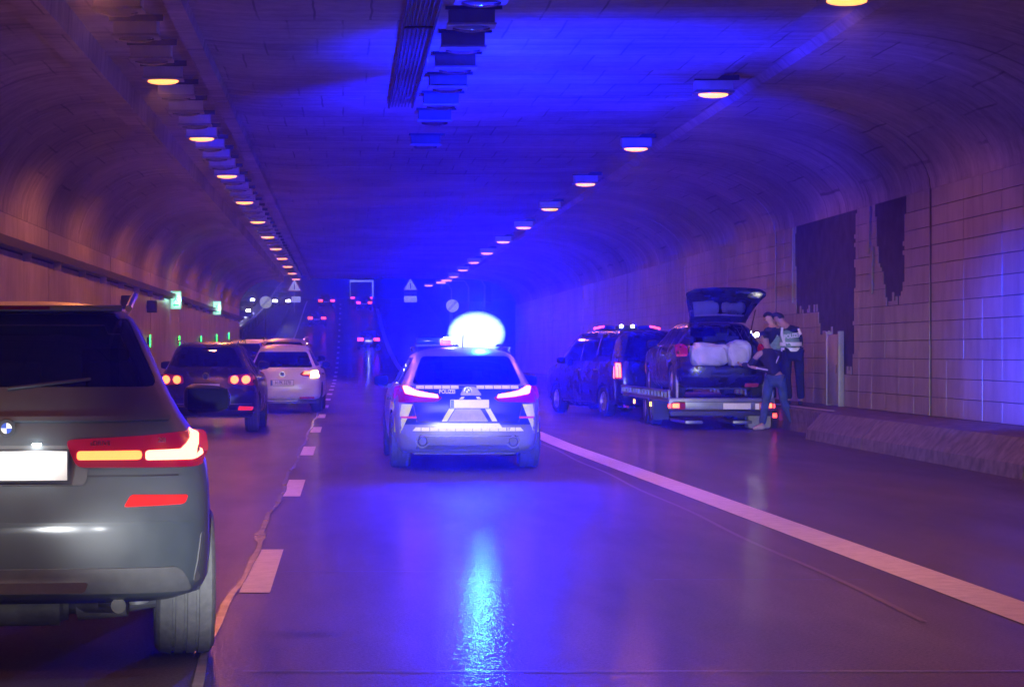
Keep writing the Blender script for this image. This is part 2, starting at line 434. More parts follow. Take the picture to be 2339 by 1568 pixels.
# ------------------------------------------------------------------ tunnel shell
T0, T1 = -8.0, 122.0
XW, XL = 9.0, -5.6
def section():
    p = []
    def arc(x0, z0, x1, z1, n, rev=False):     # quarter ellipse from the wall top to the flat part
        pts = []
        for i in range(n + 1):
            t = math.pi / 2 * i / n
            pts.append((x1 + (x0 - x1) * math.cos(t), z0 + (z1 - z0) * math.sin(t)))
        return pts
    p += arc(XL, 3.70, -3.75, 5.25, 12)
    p += [(-3.60, 5.25), (-3.58, 5.13), (-3.26, 5.13), (-3.24, 5.46), (-2.03, 5.46), (-2.01, 5.24), (-1.80, 5.24), (-1.78, 5.36), (-1.4, 5.32),
          (-1.0, 5.30), (5.30, 5.30), (5.42, 5.40), (5.95, 5.40), (6.05, 5.30)]
    p += list(reversed(arc(XW, 3.92, 6.25, 5.30, 14)))
    return p
SEC = section()
def shell_mesh(y0, y1, off, name, mat, parent=None, ny=1, kind=None, thick=0.12):
    bm = bmesh.new(); rows = []
    for j in range(ny + 1):
        y = y0 + (y1 - y0) * j / ny
        rows.append([bm.verts.new((x, y, z + off)) for x, z in SEC])
    for j in range(ny):
        for k in range(len(SEC) - 1):
            bm.faces.new((rows[j][k], rows[j][k + 1], rows[j + 1][k + 1], rows[j + 1][k]))
    for row in (rows[0], rows[-1]):            # end thickness
        top = [bm.verts.new((v.co.x, v.co.y, v.co.z + thick)) for v in row]
        for k in range(len(row) - 1): bm.faces.new((row[k], row[k + 1], top[k + 1], top[k]))
    return bm_obj(name, bm, mat, parent, kind=kind)
ceiling = shell_mesh(T0, T1, 0.10, 'tunnel_ceiling', M['joint'], kind='structure', thick=0.6)
ys = [T0, 9.7, 22.6, 35.5, 48.4, 61.3, 74.2, 87.1, 100.0, 112.9, T1]
for a, b_ in zip(ys[:-1], ys[1:]):
    shell_mesh(a + 0.03, b_ - 0.03, 0.0, 'vault_segment', M['ceiling'], ceiling, thick=0.09)
# wall backing
wr = bmesh.new(); add_box(wr, XW + 0.012, XW + 0.6, T0, T1, 0.0, 4.6)
wall_r = bm_obj('right_wall', wr, M['grout'], kind='structure', smooth=False)
wl = bmesh.new(); add_box(wl, XL - 0.6, XL - 0.012, T0, T1, 0.0, 4.4)
wall_l = bm_obj('left_wall', wl, M['joint'], kind='structure', smooth=False)
box('portal_head', XL - 0.6, XW + 0.6, T1 + 0.02, T1 + 0.5, 5.62, 7.8, M['wall'], ceiling)

# missing cladding, as polygons in (y, z)
HOLES = [[(46.2, 4.6), (40.6, 4.6), (40.8, 1.28), (41.3, 1.02), (41.9, 1.10), (42.2, 1.75), (43.6, 1.75), (43.8, 2.2), (46.0, 2.2)],
         [(39.4, 4.6), (36.9, 4.6), (37.2, 2.35), (38.4, 2.25), (38.9, 3.0)]]
def inside(p, poly):
    x, y = p; c = False; n = len(poly)
    for i in range(n):
        x1, y1 = poly[i]; x2, y2 = poly[(i + 1) % n]
        if (y1 > y) != (y2 > y) and x < (x2 - x1) * (y - y1) / (y2 - y1) + x1: c = not c
    return c
NR = 12; ZB = 0.43; TH = (3.92 - ZB) / NR
def tile_mesh(w, h):
    bm = bmesh.new(); add_box(bm, -0.012, 0.0, 0.003, w - 0.003, 0.003, h - 0.003)
    for v in bm.verts:
        if v.co.x < -0.01:
            v.co.y = 0.007 if v.co.y < w / 2 else w - 0.007; v.co.z = 0.007 if v.co.z < h / 2 else h - 0.007
    bmesh.ops.recalc_face_normals(bm, faces=bm.faces)
    me = bpy.data.meshes.new('tile'); bm.to_mesh(me); bm.free(); me.materials.append(M['tile']); return me
tme = {}
far = bmesh.new(); ntile = 0
def cols():
    y = 25.7
    while y < T1 - 0.2:
        yield y, min(0.98, T1 - y); y += 0.98
cl = list(cols())
for (yc, w) in [(y, 0.98) for y in [25.7 - 0.98 * i for i in range(1, 34)]] + cl:
    for r in range(NR):
        zc = ZB + r * TH
        joint = any(abs(yc + w - j) < 0.49 for j in ys[1:-1])
        pieces = [(yc, w - (0.12 if joint else 0))]
        if 36 < yc < 47: pieces = [(yc + i * w / 8, w / 8) for i in range(8)] if r >= 1 and any(inside((yc + a * w, zc + b_ * TH), h) for h in HOLES for a in (0, .5, 1) for b_ in (0.05, .5, .95)) else pieces
        if len(pieces) > 1:
            for (ya, ww) in pieces:
                jag = .10 * math.sin(ya * 9.1) + .07 * math.sin(ya * 23.7) + random.uniform(-.05, .05)
                for hz_ in (0, .25, .5, .75):
                    z2 = zc + hz_ * TH
                    if any(inside((ya + ww / 2 + .05 * math.sin(z2 * 5 + 1) + random.uniform(-.03, .03), z2 + TH / 8 + jag), h) for h in HOLES): continue
                    e0 = .004 if hz_ == 0 else 0.0; e1 = .004 if hz_ == .75 else 0.0
                    add_box(far, XW - 0.012, XW, ya + (.004 if abs(ya - yc) < 1e-6 else 0), ya + ww, z2 + e0, z2 + TH / 4 - e1)
            continue
        for (ya, ww) in pieces:
            if any(inside((ya + ww / 2, zc + TH / 2), h) for h in HOLES): continue
            if yc >= 25.0 and ntile < 296:
                key = round(ww, 3)
                if key not in tme: tme[key] = tile_mesh(ww, TH)
                o = bpy.data.objects.new('tile', tme[key]); COL.objects.link(o); o.parent = wall_r
                o.location = (XW + random.uniform(-0.003, 0.003), ya, zc); ntile += 1
            else:
                add_box(far, XW - 0.012, XW, ya + 0.004, ya + ww - 0.004, zc + 0.004, zc + TH - 0.004)
o = bm_obj('wall_tiles', far, M['tile'], wall_r, smooth=False, kind='stuff')
for h in HOLES:
    bm = bmesh.new(); g = .4
    cy = sum(p[0] for p in h) / len(h); 
    ya, yb = min(p[0] for p in h) - g, max(p[0] for p in h) + g
    add_box(bm, XW + 0.004, XW + 0.011, ya, yb, .5, 3.91)
    bm_obj('bare_patch', bm, M['bare'], wall_r, smooth=False)
# torn lining strips hanging beside the bare patches
for (yy, za, zb, dx) in ((46.3, 3.9, 2.4, 0.03), (39.5, 3.9, 3.1, 0.03), (39.3, 3.2, 2.4, 0.03)):
    bm = bmesh.new(); add_box(bm, XW - 0.05, XW - 0.02, yy - 0.10, yy + 0.06, zb, za)
    for v in bm.verts:
        if v.co.z < za - 0.1: v.co.y += 0.07
    bm_obj('lining_strip', bm, M['tile'], wall_r, smooth=False)

# left wall: smooth tall panels with an upper band and a dark cable duct between them
for a, b_ in zip([T0 + 1] + [9.5 + 11.35 * i for i in range(0, 10)], [9.5 + 11.35 * i for i in range(0, 10)] + [T1]):
    for (c, d) in ((a + 0.05, (a + b_) / 2 - 0.008), ((a + b_) / 2 + 0.008, b_ - 0.09)):
        if d > T1: d = T1
        if c >= T1: continue
        box('panel', XL - 0.010, XL + 0.006, c, d, 0.25, 3.08, M['panel'], wall_l)
        n = 4
        for q in range(n):
            box('upper_panel', XL - 0.010, XL + 0.006, c + (d - c) * q / n + 0.006, c + (d - c) * (q + 1) / n - 0.006, 3.30, 3.69, M['panel'], wall_l)
duct = empty('cable_duct', (XL, 10, 3.1))
tag(duct, 'long dark cable duct running along the left tunnel wall below its upper band', 'duct')
box('trough', 0.0, 0.20, -16, 112, 0.02, 0.17, M['dark_metal'], duct)
for i in range(30): box('bracket', 0.0, 0.15, -12 + i * 4.2, -11.94 + i * 4.2, -0.12, 0.018, M['steel'], duct)
# drip stains of the vault: small drain outlets
for (u, v, yy) in ((1860, 428, 45), (1785, 378, 45), (75, 395, 49)):
    pass

# kerb / walkway on the right
kerb = empty('kerb_walkway', (0, 0, 0)); kerb['kind'] = 'structure'
def kerb_piece(ya, yb, xb, xt, name='kerb_stone'):
    prof = [(xb, 0.0), (xb + 0.02, 0.16), (xt - 0.05, 0.38), (xt, 0.43), (XW - 0.02, 0.43), (XW - 0.02, 0.0)]
    bm = bmesh.new()
    A = [bm.verts.new((x, ya, z)) for x, z in prof]; B = [bm.verts.new((x, yb, z)) for x, z in prof]
    for i in range(len(prof)): bm.faces.new((A[i], A[(i + 1) % len(prof)], B[(i + 1) % len(prof)], B[i]))
    bm.faces.new(A); bm.faces.new(B)
    bm_obj(name, bm, M['kerb'], kerb, smooth=False)
y = 37.4
while y > 4:
    kerb_piece(y - 3.98, y, 7.46 + random.uniform(-0.01, 0.01), 7.72); y -= 4.0
y = 37.42
while y < T1:
    kerb_piece(y, min(y + 5.98, T1), 8.02, 8.06); y += 6.0

# ------------------------------------------------------------------ ceiling lamps
ORD = ['first', 'second', 'third', 'fourth', 'fifth', 'sixth', 'seventh', 'eighth', 'ninth', 'tenth', 'eleventh', 'twelfth', 'thirteenth', 'fourteenth', 'fifteenth',
       'sixteenth', 'seventeenth', 'eighteenth', 'nineteenth', 'twentieth', 'twenty-first', 'twenty-second', 'twenty-third', 'twenty-fourth', 'twenty-fifth', 'twenty-sixth',
       'twenty-seventh', 'twenty-eighth', 'twenty-ninth', 'thirtieth', 'thirty-first', 'thirty-second', 'thirty-third', 'thirty-fourth', 'thirty-fifth', 'thirty-sixth',
       'thirty-seventh', 'thirty-eighth', 'thirty-ninth', 'fortieth', 'forty-first', 'forty-second', 'forty-third', 'forty-fourth', 'forty-fifth', 'forty-sixth']
def copy_tree(o, parent=None):
    c = o.copy(); COL.objects.link(c); c.parent = parent
    for ch in list(o.children): copy_tree(ch, c)
    return c
def make_fixture(lit):
    root = empty('ceiling_lamp' if lit else 'unlit_ceiling_lamp')
    box('housing', -0.26, 0.26, -0.19, 0.19, 0.02, 0.21, M['housing'], root, 0.012)
    box('mounting_rail', -0.30, 0.34, -0.235, -0.205, 0.16, 0.235, M['dark_metal'], root)
    box('frame', -0.28, 0.28, -0.205, 0.205, -0.012, 0.018, M['steel'], root, 0.006)
    bm = bmesh.new(); bmesh.ops.create_uvsphere(bm, u_segments=20, v_segments=10, radius=1)
    for v in bm.verts: v.co = Vector((v.co.x * 0.215, v.co.y * 0.15, v.co.z * 0.045 - 0.022))
    bm_obj('lens', bm, M['sodium'] if lit else M['glass_light'], root)
    return root
FL = make_fixture(True); FU = make_fixture(False); used = {'L': 0, 'U': 0}
def put_fixture(lit, x, y, z, label, group, dark=False):
    key = 'L' if lit else 'U'; src = FL if lit else FU
    o = src if used[key] == 0 else copy_tree(src)
    used[key] += 1
    o.location = (x, y, z); tag(o, label, 'ceiling lamp', group)
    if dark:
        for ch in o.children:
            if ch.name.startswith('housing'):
                for sl in ch.material_slots: sl.link = 'OBJECT'; sl.material = M['dimmed_housing']
    o.rotation_euler.z = random.uniform(-0.02, 0.02)
    if lit:
        lamp('sodium_light', 'SPOT', (x, y, z - 0.10), P_SODIUM * (1.0 if x < 0 else 0.62), (1.0, 0.27, 0.065), size=0.14, aim=(x, y, 0), cone=172, blend=0.35)
    return o
# left row: every fourth lamp is lit
k = 0; nl = 0; nu = 0
y = 31.9 - 8.6 * 4
while y < 119:
    z = 5.15 if y < 119 else 5.15
    lit = (k % 4 == 0)
    vis = y > 25
    if lit:
        if vis: nl += 1
        put_fixture(True, -2.52, y, 5.17, f'{ORD[nl-1] if vis else "hidden"} lit orange lamp from the camera in the left ceiling channel' if vis else ['first','second','third','fourth'][k // 4] + ' lit orange lamp above the camera in the left channel, beyond the top edge', 'lit lamps of the left ceiling channel')
    elif vis:
        nu += 1
        put_fixture(False, -2.52 + 0.02, y, 5.17, f'{ORD[min(nu,44)-1]} unlit pale box lamp from the camera in the left ceiling channel', 'unlit lamps of the left ceiling channel')
    y += 2.15; k += 1
# right row: lit lamps only
nr = 0
for i in range(-2, 11):
    y = 24.3 + 8.82 * i
    nr += y > 24
    put_fixture(True, 5.28, y, 5.12 if y < 200 else 5.1, f'{ORD[nr-1]} lit orange lamp from the camera in the right ceiling row' if y > 24 else ['rear', 'forward'][i + 2] + ' lit orange lamp above the camera on the right, beyond the top edge', 'lit lamps of the right ceiling row')
# centre row: dark lamps above the police car
nc = 0
for y in (24.3, 26.2, 28.1, 30.1, 32.3, 34.6, 37.0, 41.3):
    nc += 1
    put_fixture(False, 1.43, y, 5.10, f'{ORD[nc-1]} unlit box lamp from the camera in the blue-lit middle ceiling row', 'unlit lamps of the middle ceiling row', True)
tray = empty('cable_tray', (0.86, 10, 5.2)); tag(tray, 'narrow cable tray with parallel cables under the middle of the ceiling', 'cable tray')
for i in range(6): tube('cable', [(-0.13 + i * 0.05, -15, 0.035), (-0.13 + i * 0.05, 26, 0.035)], 0.014, M['grey_plastic'], tray, 6)
for i in range(6): box('rung', -0.17, 0.17, -14 + i * 6.2, -13.95 + i * 6.2, -0.01, 0.018, M['dark_metal'], tray)
tube('rail', [(-0.18, -15, 0.02), (-0.18, 26, 0.02)], 0.02, M['dark_metal'], tray, 6)
tube('rail', [(0.18, -15, 0.02), (0.18, 26, 0.02)], 0.02, M['dark_metal'], tray, 6)
# small lead hanging at the right cove
hl = tube('hanging_cable', [(7.0, 24.6, 5.27), (7.35, 24.62, 5.215), (7.42, 24.62, 5.10)], 0.012, M['cable'])
tag(hl, 'short black cable end hanging from the upper right of the vault', 'cable')

# ------------------------------------------------------------------ text
def text_mesh(s, size, bold=0.0, space=1.0, align='CENTER'):
    cu = bpy.data.curves.new('lettering', 'FONT'); cu.body = s; cu.size = size; cu.align_x = align; cu.align_y = 'CENTER'
    cu.space_character = space; cu.offset = bold; cu.extrude = 0.002; cu.resolution_u = 3
    o = bpy.data.objects.new('lettering', cu); COL.objects.link(o)
    dg = bpy.context.evaluated_depsgraph_get(); dg.update()
    me = bpy.data.meshes.new_from_object(o.evaluated_get(dg))
    bpy.data.objects.remove(o); bpy.data.curves.remove(cu)
    return me
def text_obj(s, size, mat, parent, loc=(0, 0, 0), rot=(0, 0, 0), xs=1.0, bold=0.0, space=1.0, fn=None, name='lettering'):
    me = text_mesh(s, size, bold, space)
    me.materials.clear(); me.materials.append(mat)
    if fn:
        for v in me.vertices: v.co = fn(loc[0] + v.co.x * xs, loc[2] + v.co.y, v.co.z)
        return link(name, me, None, parent, smooth=False)
    for v in me.vertices: v.co.x *= xs
    o = link(name, me, None, parent, smooth=False); o.location = loc; o.rotation_euler = rot
    return o

# ------------------------------------------------------------------ cars
BASE = {   # z, half width, rear y, front y (L 4.5, W 1.85, H 1.645)
 'suv': [(.31, .78, .16, 4.34), (.35, .885, .06, 4.42), (.41, .915, .015, 4.47), (.55, .925, .0, 4.5), (.70, .925, .0, 4.5), (.80, .922, .03, 4.48), (.90, .91, .045, 4.44),
         (.98, .885, .06, 4.30), (1.03, .855, .075, 3.95), (1.07, .825, .09, 3.3), (1.12, .79, .11, 3.15), (1.20, .745, .16, 2.98), (1.30, .695, .22, 2.78), (1.42, .64, .30, 2.55),
         (1.50, .60, .37, 2.38), (1.555, .565, .44, 2.2), (1.59, .525, .52, 2.08), (1.61, .47, .62, 1.95)],
 'estate': [(.20, .80, .16, 4.70), (.26, .87, .07, 4.80), (.34, .895, .02, 4.86), (.50, .92, .0, 4.9), (.60, .925, .0, 4.9), (.66, .925, .03, 4.88), (.78, .915, .04, 4.84),
         (.86, .90, .06, 4.70), (.92, .88, .08, 4.3), (.97, .85, .11, 3.75), (1.02, .81, .16, 3.45), (1.12, .755, .26, 3.2), (1.22, .70, .38, 2.95),
         (1.32, .645, .52, 2.7), (1.37, .60, .64, 2.5), (1.40, .55, .78, 2.35), (1.42, .48, .92, 2.2)],
 'van': [(.22, .82, .12, 4.78), (.28, .92, .04, 4.85), (.40, .955, .0, 4.9), (.80, .965, .0, 4.9), (1.0, .96, .02, 4.75), (1.08, .95, .03, 4.45), (1.14, .93, .04, 4.1),
         (1.30, .895, .07, 3.85), (1.50, .84, .12, 3.55), (1.65, .80, .17, 3.3), (1.74, .765, .22, 3.12), (1.80, .72, .29, 3.0), (1.835, .66, .38, 2.9)],
}
BL = {'suv': (4.5, .925, 1.645), 'estate': (4.9, .925, 1.46), 'van': (4.9, .965, 1.87)}
class Car:
    def __init__(s, kind, L, Wd, H, belt, n=3.0, Rr=0.42, paint='navy', name='car', lod=1):
        l0, w0, h0 = BL[kind]; s.kind = kind
        s.keys = [(z * H / h0, w * Wd / 2 / w0, yr * L / l0, yf * L / l0) for z, w, yr, yf in BASE[kind]]
        s.L, s.W, s.H, s.n, s.R, s.belt = L, Wd, H, n, Rr, belt; s.paint = paint
        s.root = empty(name); s.lod = lod; s.tp = 0.07
    def prof(s, z):
        k = s.keys
        if z <= k[0][0]: return k[0][1:]
        for a, b in zip(k[:-1], k[1:]):
            if z <= b[0]:
                f = (z - a[0]) / (b[0] - a[0]); return tuple(a[i] * (1 - f) + b[i] * f for i in (1, 2, 3))
        return k[-1][1:]
    def taper(s, y):
        t = (y - s.L / 2) / (s.L / 2); return 1 - s.tp * abs(t) ** 3
    def fx(s, x, z, off=0.0):      # a point on the rear face
        w, yr, yf = s.prof(z); xx = min(0.999, abs(x) / (w * s.taper(yr + 0.05)))
        y = yr + s.R * (1 - (1 - xx ** s.n) ** (1 / s.n)); return y
    def rear(s, x, z, off=0.0):
        y = s.fx(x, z); e = 0.01
        dx = (s.fx(min(abs(x) + e, s.prof(z)[0] * .97), z) - s.fx(abs(x), z)) / e * (1 if x >= 0 else -1)
        dz = (s.fx(x, z + e) - s.fx(x, z - e)) / (2 * e)
        nrm = Vector((dx, -1, dz)).normalized()
        return Vector((x, y, z)) + nrm * off
    def front(s, x, z, off=0.0):
        w, yr, yf = s.prof(z); xx = min(0.999, abs(x) / (w * s.taper(yf - 0.05)))
        return Vector((x, yf - s.R * (1 - (1 - xx ** s.n) ** (1 / s.n)) + off, z))
    def side(s, sg):
        def f(y, z, off=0.0):
            w = s.prof(z)[0] * s.taper(y); return Vector((sg * (w + off), y, z))
        return f
    def body(s, arches=True):
        nz = 3 if s.lod else 1
        Z = []
        for a, b in zip(s.keys[:-1], s.keys[1:]):
            m = max(1, int((b[0] - a[0]) / 0.07)) if s.lod else 1
            Z += [a[0] + (b[0] - a[0]) * i / m for i in range(m)]
        Z.append(s.keys[-1][0])
        na = 26 if s.lod else 12; nside = 14 if s.lod else 5
        def loop(z, sc=1.0, zz=None):
            w, yr, yf = s.prof(z); pts = []
            def edge(y0, sg):
                r = []
                for i in range(na + 1):
                    a = -math.pi / 2 + math.pi * i / na; xn = math.sin(a)
                    d = s.R * (1 - max(0.0, 1 - abs(xn) ** s.n) ** (1 / s.n)); r.append((xn * w, y0 + sg * d))
                return r
            rr = edge(yr, 1); ff = list(reversed(edge(yf, -1)))
            pts += rr
            for i in range(1, nside): pts.append((w, yr + s.R + (yf - yr - 2 * s.R) * i / nside))
            pts += ff
            for i in range(1, nside): pts.append((-w, yf - s.R - (yf - yr - 2 * s.R) * i / nside))
            yc = (yr + yf) / 2
            return [Vector((x * s.taper(y) * sc, yc + (y - yc) * sc, zz if zz else z)) for x, y in pts]
        bm = bmesh.new(); rows = []
        for z in Z: rows.append([bm.verts.new(p) for p in loop(z)])
        zt = Z[-1]; cr = s.H - zt
        for sc in (0.93, 0.8, 0.6, 0.35, 0.12): rows.append([bm.verts.new(p) for p in loop(zt, sc, zt + cr * (1 - ((sc - .05) / .95) ** 2) ** 0.8)])
        n = len(rows[0])
        for a, b in zip(rows[:-1], rows[1:]):
            for k in range(n): bm.faces.new((a[k], a[(k + 1) % n], b[(k + 1) % n], b[k]))
        bm.faces.new(list(reversed(rows[0]))); bm.faces.new(rows[-1])
        bmesh.ops.recalc_face_normals(bm, faces=bm.faces)
        return bm
    def arches(s, bm, yr, yf, r, z=None, depth=0.34):
        z = z or r * 0.93
        me = bpy.data.meshes.new('b'); bm.to_mesh(me); bm.free(); o = bpy.data.objects.new('b', me); COL.objects.link(o)
        me.materials.append(M[s.paint]); me.materials.append(M['plastic'])
        cb = bmesh.new()
        for yy in (yr, yf):
            for sg in (-1, 1):
                rings = add_lathe_x(cb, [(sg * (s.W / 2 - depth), r), (sg * (s.W / 2 + 0.2), r)], 28, 0, yy, z)
                cb.faces.new(rings[0]); cb.faces.new(rings[1])
        bmesh.ops.recalc_face_normals(cb, faces=cb.faces)
        cm = bpy.data.meshes.new('c'); cb.to_mesh(cm); cb.free(); c = bpy.data.objects.new('c', cm); COL.objects.link(c)
        cm.materials.append(M['plastic'])
        md = o.modifiers.new('x', 'BOOLEAN'); md.object = c; md.operation = 'DIFFERENCE'; md.solver = 'EXACT'; md.material_mode = 'TRANSFER'
        dg = bpy.context.evaluated_depsgraph_get(); dg.update()
        me2 = bpy.data.meshes.new_from_object(o.evaluated_get(dg))
        out = bmesh.new(); out.from_mesh(me2); s.mats = [m for m in me2.materials]
        bpy.data.objects.remove(o); bpy.data.objects.remove(c)
        return out
    def cut(s, bm, axis, poly, test, name, mat, keep=True):
        """cut a window out of the shell and make it a pane of its own"""
        n = len(poly)
        def cen(f): return f.calc_center_median()
        faces = [f for f in bm.faces if test(cen(f), f.normal)]
        for i in range(n):
            (a0, b0), (a1, b1) = poly[i], poly[(i + 1) % n]
            if axis == 'x': p = Vector((a0, 0, b0)); d = Vector((a1 - a0, 0, b1 - b0)); nr = d.cross(Vector((0, 1, 0)))
            else: p = Vector((0, a0, b0)); d = Vector((0, a1 - a0, b1 - b0)); nr = d.cross(Vector((1, 0, 0)))
            geom = set(faces)
            for f in faces: geom.update(f.edges); geom.update(f.verts)
            res = bmesh.ops.bisect_plane(bm, geom=list(geom), plane_co=p, plane_no=nr.normalized(), dist=1e-5)
            faces = [f for f in bm.faces if test(cen(f), f.normal)]
        win = [f for f in faces if inside((cen(f).x if axis == 'x' else cen(f).y, cen(f).z), poly)]
        if not win: return None
        ob = None
        if keep:
            nb = bmesh.new(); mp = {}
            for f in win:
                vs = []
                for v in f.verts:
                    if v not in mp: mp[v] = nb.verts.new(v.co - f.normal * 0.004)
                    vs.append(mp[v])
                nb.faces.new(vs)
            ob = bm_obj(name, nb, M[mat], s.root, recalc=False)
        bmesh.ops.delete(bm, geom=win, context='FACES')
        return ob
    def finish(s, bm, name='body'):
        me = bpy.data.meshes.new(name); bm.to_mesh(me); bm.free()
        for m in s.mats: me.materials.append(m)
        return link(name, me, None, s.root)

def patch(name, poly, fn, t, mat, parent, cell=0.05, r=0.0, inner=0.012):
    """a thin piece that follows the surface fn(a, b, offset)"""
    if r > 0: poly = rounded(poly, r)
    bm = bmesh.new(); vs = [bm.verts.new((a, 0, b)) for a, b in poly]; bm.faces.new(vs)
    a0 = min(p[0] for p in poly); a1 = max(p[0] for p in poly); b0 = min(p[1] for p in poly); b1 = max(p[1] for p in poly)
    k = math.ceil(a0 / cell)
    while k * cell < a1:
        bmesh.ops.bisect_plane(bm, geom=bm.verts[:] + bm.edges[:] + bm.faces[:], plane_co=(k * cell, 0, 0), plane_no=(1, 0, 0)); k += 1
    k = math.ceil(b0 / cell)
    while k * cell < b1:
        bmesh.ops.bisect_plane(bm, geom=bm.verts[:] + bm.edges[:] + bm.faces[:], plane_co=(0, 0, k * cell), plane_no=(0, 0, 1)); k += 1
    be = [e for e in bm.edges if len(e.link_faces) == 1]
    base = {v: (v.co.x, v.co.z) for v in bm.verts}
    sk = {}
    for e in be:
        for v in e.verts:
            if v not in sk: sk[v] = bm.verts.new(fn(*base[v], -inner))
    for e in be:
        a, b = e.verts; bm.faces.new((a, b, sk[b], sk[a]))
    for v, (a, b) in base.items(): v.co = fn(a, b, t)
    return bm_obj(name, bm, mat if not isinstance(mat, str) else M[mat], parent)

def rounded(poly, r, n=4):
    out = []; N = len(poly)
    for i in range(N):
        p = Vector(poly[i]); a = Vector(poly[i - 1]); b = Vector(poly[(i + 1) % N])
        da = (a - p); db = (b - p); rr = min(r, da.length * .45, db.length * .45)
        p0 = p + da.normalized() * rr; p1 = p + db.normalized() * rr
        for k in range(n + 1):
            t = k / n; q = p0 * (1 - t) ** 2 + p * 2 * t * (1 - t) + p1 * t ** 2; out.append((q.x, q.y))
    return out
def rect(x0, x1, z0, z1): return [(x0, z0), (x1, z0), (x1, z1), (x0, z1)]
def mirror(poly): return [(-x, z) for x, z in reversed(poly)]
def circ(x, z, r, n=20, rz=None): return [(x + r * math.cos(2 * math.pi * k / n), z + (rz or r) * math.sin(2 * math.pi * k / n)) for k in range(n)]

def wheel_mesh(r, w, mat, grooves=3, face=1):
    bm = bmesh.new(); h = w / 2; p = [(-h * 0.8, r * 0.62), (-h, r * 0.70), (-h, r * 0.90), (-h * 0.86, r * 0.975)]
    xs = -h * 0.8
    for g in range(grooves):
        c = -h * 0.8 + (w * 0.8) * (g + 1) / (grooves + 1)
        p += [(c - 0.008, r), (c - 0.006, r - 0.012), (c + 0.006, r - 0.012), (c + 0.008, r)]
    p += [(h * 0.86, r * 0.975), (h, r * 0.90), (h, r * 0.70), (h * 0.8, r * 0.62)]
    add_lathe_x(bm, p, 40)
    bmesh.ops.recalc_face_normals(bm, faces=bm.faces)
    me = bpy.data.meshes.new('tyre'); bm.to_mesh(me); bm.free(); me.materials.append(mat); me.shade_smooth(); me.set_sharp_from_angle(angle=R(40))
    bm = bmesh.new()
    r2 = add_lathe_x(bm, [(-h * 0.5, r * 0.62), (h * 0.75, r * 0.645), (h * 0.8, r * 0.60), (h * 0.6, r * 0.57), (-h * 0.3, r * 0.55)], 40)
    bm.faces.new(r2[-1])
    for k in range(5):
        for d in (-0.16, 0.16):
            a = 2 * math.pi * k / 5 + d
            add_tube(bm, [(h * 0.62, 0.05 * math.cos(a), 0.05 * math.sin(a)), (h * 0.66, r * 0.33 * math.cos(a), r * 0.33 * math.sin(a)), (h * 0.62, r * 0.58 * math.cos(a), r * 0.58 * math.sin(a))], [0.03, 0.022, 0.024], 6)
    rr = add_lathe_x(bm, [(h * 0.4, 0.06), (h * 0.72, 0.055), (h * 0.74, 0.03)], 16); bm.faces.new(rr[-1])
    bmesh.ops.recalc_face_normals(bm, faces=bm.faces)
    mr = bpy.data.meshes.new('rim'); bm.to_mesh(mr); bm.free(); mr.materials.append(M['rim']); mr.shade_smooth(); mr.set_sharp_from_angle(angle=R(40))
    return me, mr
WM = {}
def wheels(car, r, w, yr, yf, track, rear_mat='tyre', grooves=3):
    for yy, mt in ((yr, rear_mat), (yf, 'tyre')):
        for sg in (-1, 1):
            key = (r, w, mt, grooves)
            if key not in WM: WM[key] = wheel_mesh(r, w, M[mt], grooves)
            me, mr = WM[key]
            e = empty('wheel', (sg * track, yy, r), math.pi if sg < 0 else 0.0); e.parent = car.root
            for nm, m in (('tyre', me), ('rim', mr)):
                o = bpy.data.objects.new(nm, m); COL.objects.link(o); o.parent = e

def seats(car, zs, rows=(1.1, 2.0), mat='interior', heads=False, w=None):
    w = w or car.W / 2 * 0.75
    for j, yy in enumerate(rows):
        xs = (-w * .62, w * .62) if j else (-w * .66, 0, w * .66)
        if j == 0: box('rear_bench', -w * .97, w * .97, yy, yy + 0.14, zs - 0.45, zs - 0.02, M[mat], car.root, 0.03)
        for x in xs:
            if j: box('seat', x - .22, x + .22, yy, yy + .14, zs - .55, zs + .02, M[mat], car.root, 0.05)
            add = box('headrest', x - .125, x + .125, yy + .0, yy + .10, zs + (.04 if j else .0), zs + (.21 if j else .14), M[mat], car.root, 0.04)

def mirrors(car, y, z, out=0.20, mat='plastic', s=1.0):
    for sg in (-1, 1):
        w = car.prof(z)[0] * car.taper(y); x = sg * w
        bm = bmesh.new(); bmesh.ops.create_uvsphere(bm, u_segments=16, v_segments=10, radius=1)
        for v in bm.verts:
            a = v.co; q = lambda t, p=0.55: math.copysign(abs(t) ** p, t)
            v.co = Vector((x + sg * (out * .5 + .03) + q(a.x) * (out * .5) * s, y + q(a.y, .7) * .07 + abs(a.x) * 0.01, z + .07 + q(a.z, .6) * .075 * s * (1 - .2 * sg * a.x)))
        add_box(bm, min(x - sg * .04, x + sg * .1), max(x - sg * .04, x + sg * .1), y - .03, y + .03, z - .02, z + .03)
        m = bm_obj('wing_mirror', bm, M[mat], car.root)
        box('mirror_glass', x + sg * (out * .5 + .03) - out * .42, x + sg * (out * .5 + .03) + out * .42, y - .078, y - .071, z + .02, z + .125, M['mirror_dark'], m)

def handle(car, y, z):
    for sg in (-1, 1):
        f = car.side(sg)
        patch('door_handle', rounded(rect(y - .10, y + .10, z - .015, z + .015), .01), f, .025, 'chrome' if car.paint == 'navy' else 'plastic', car.root, .1)

def door_lines(car, ys, z0, z1):
    for sg in (-1, 1):
        f = car.side(sg)
        for yy in ys: patch('door_seam', rect(yy - .004, yy + .004, z0, z1), f, .0025, 'plastic', car.root, .12, inner=.004)

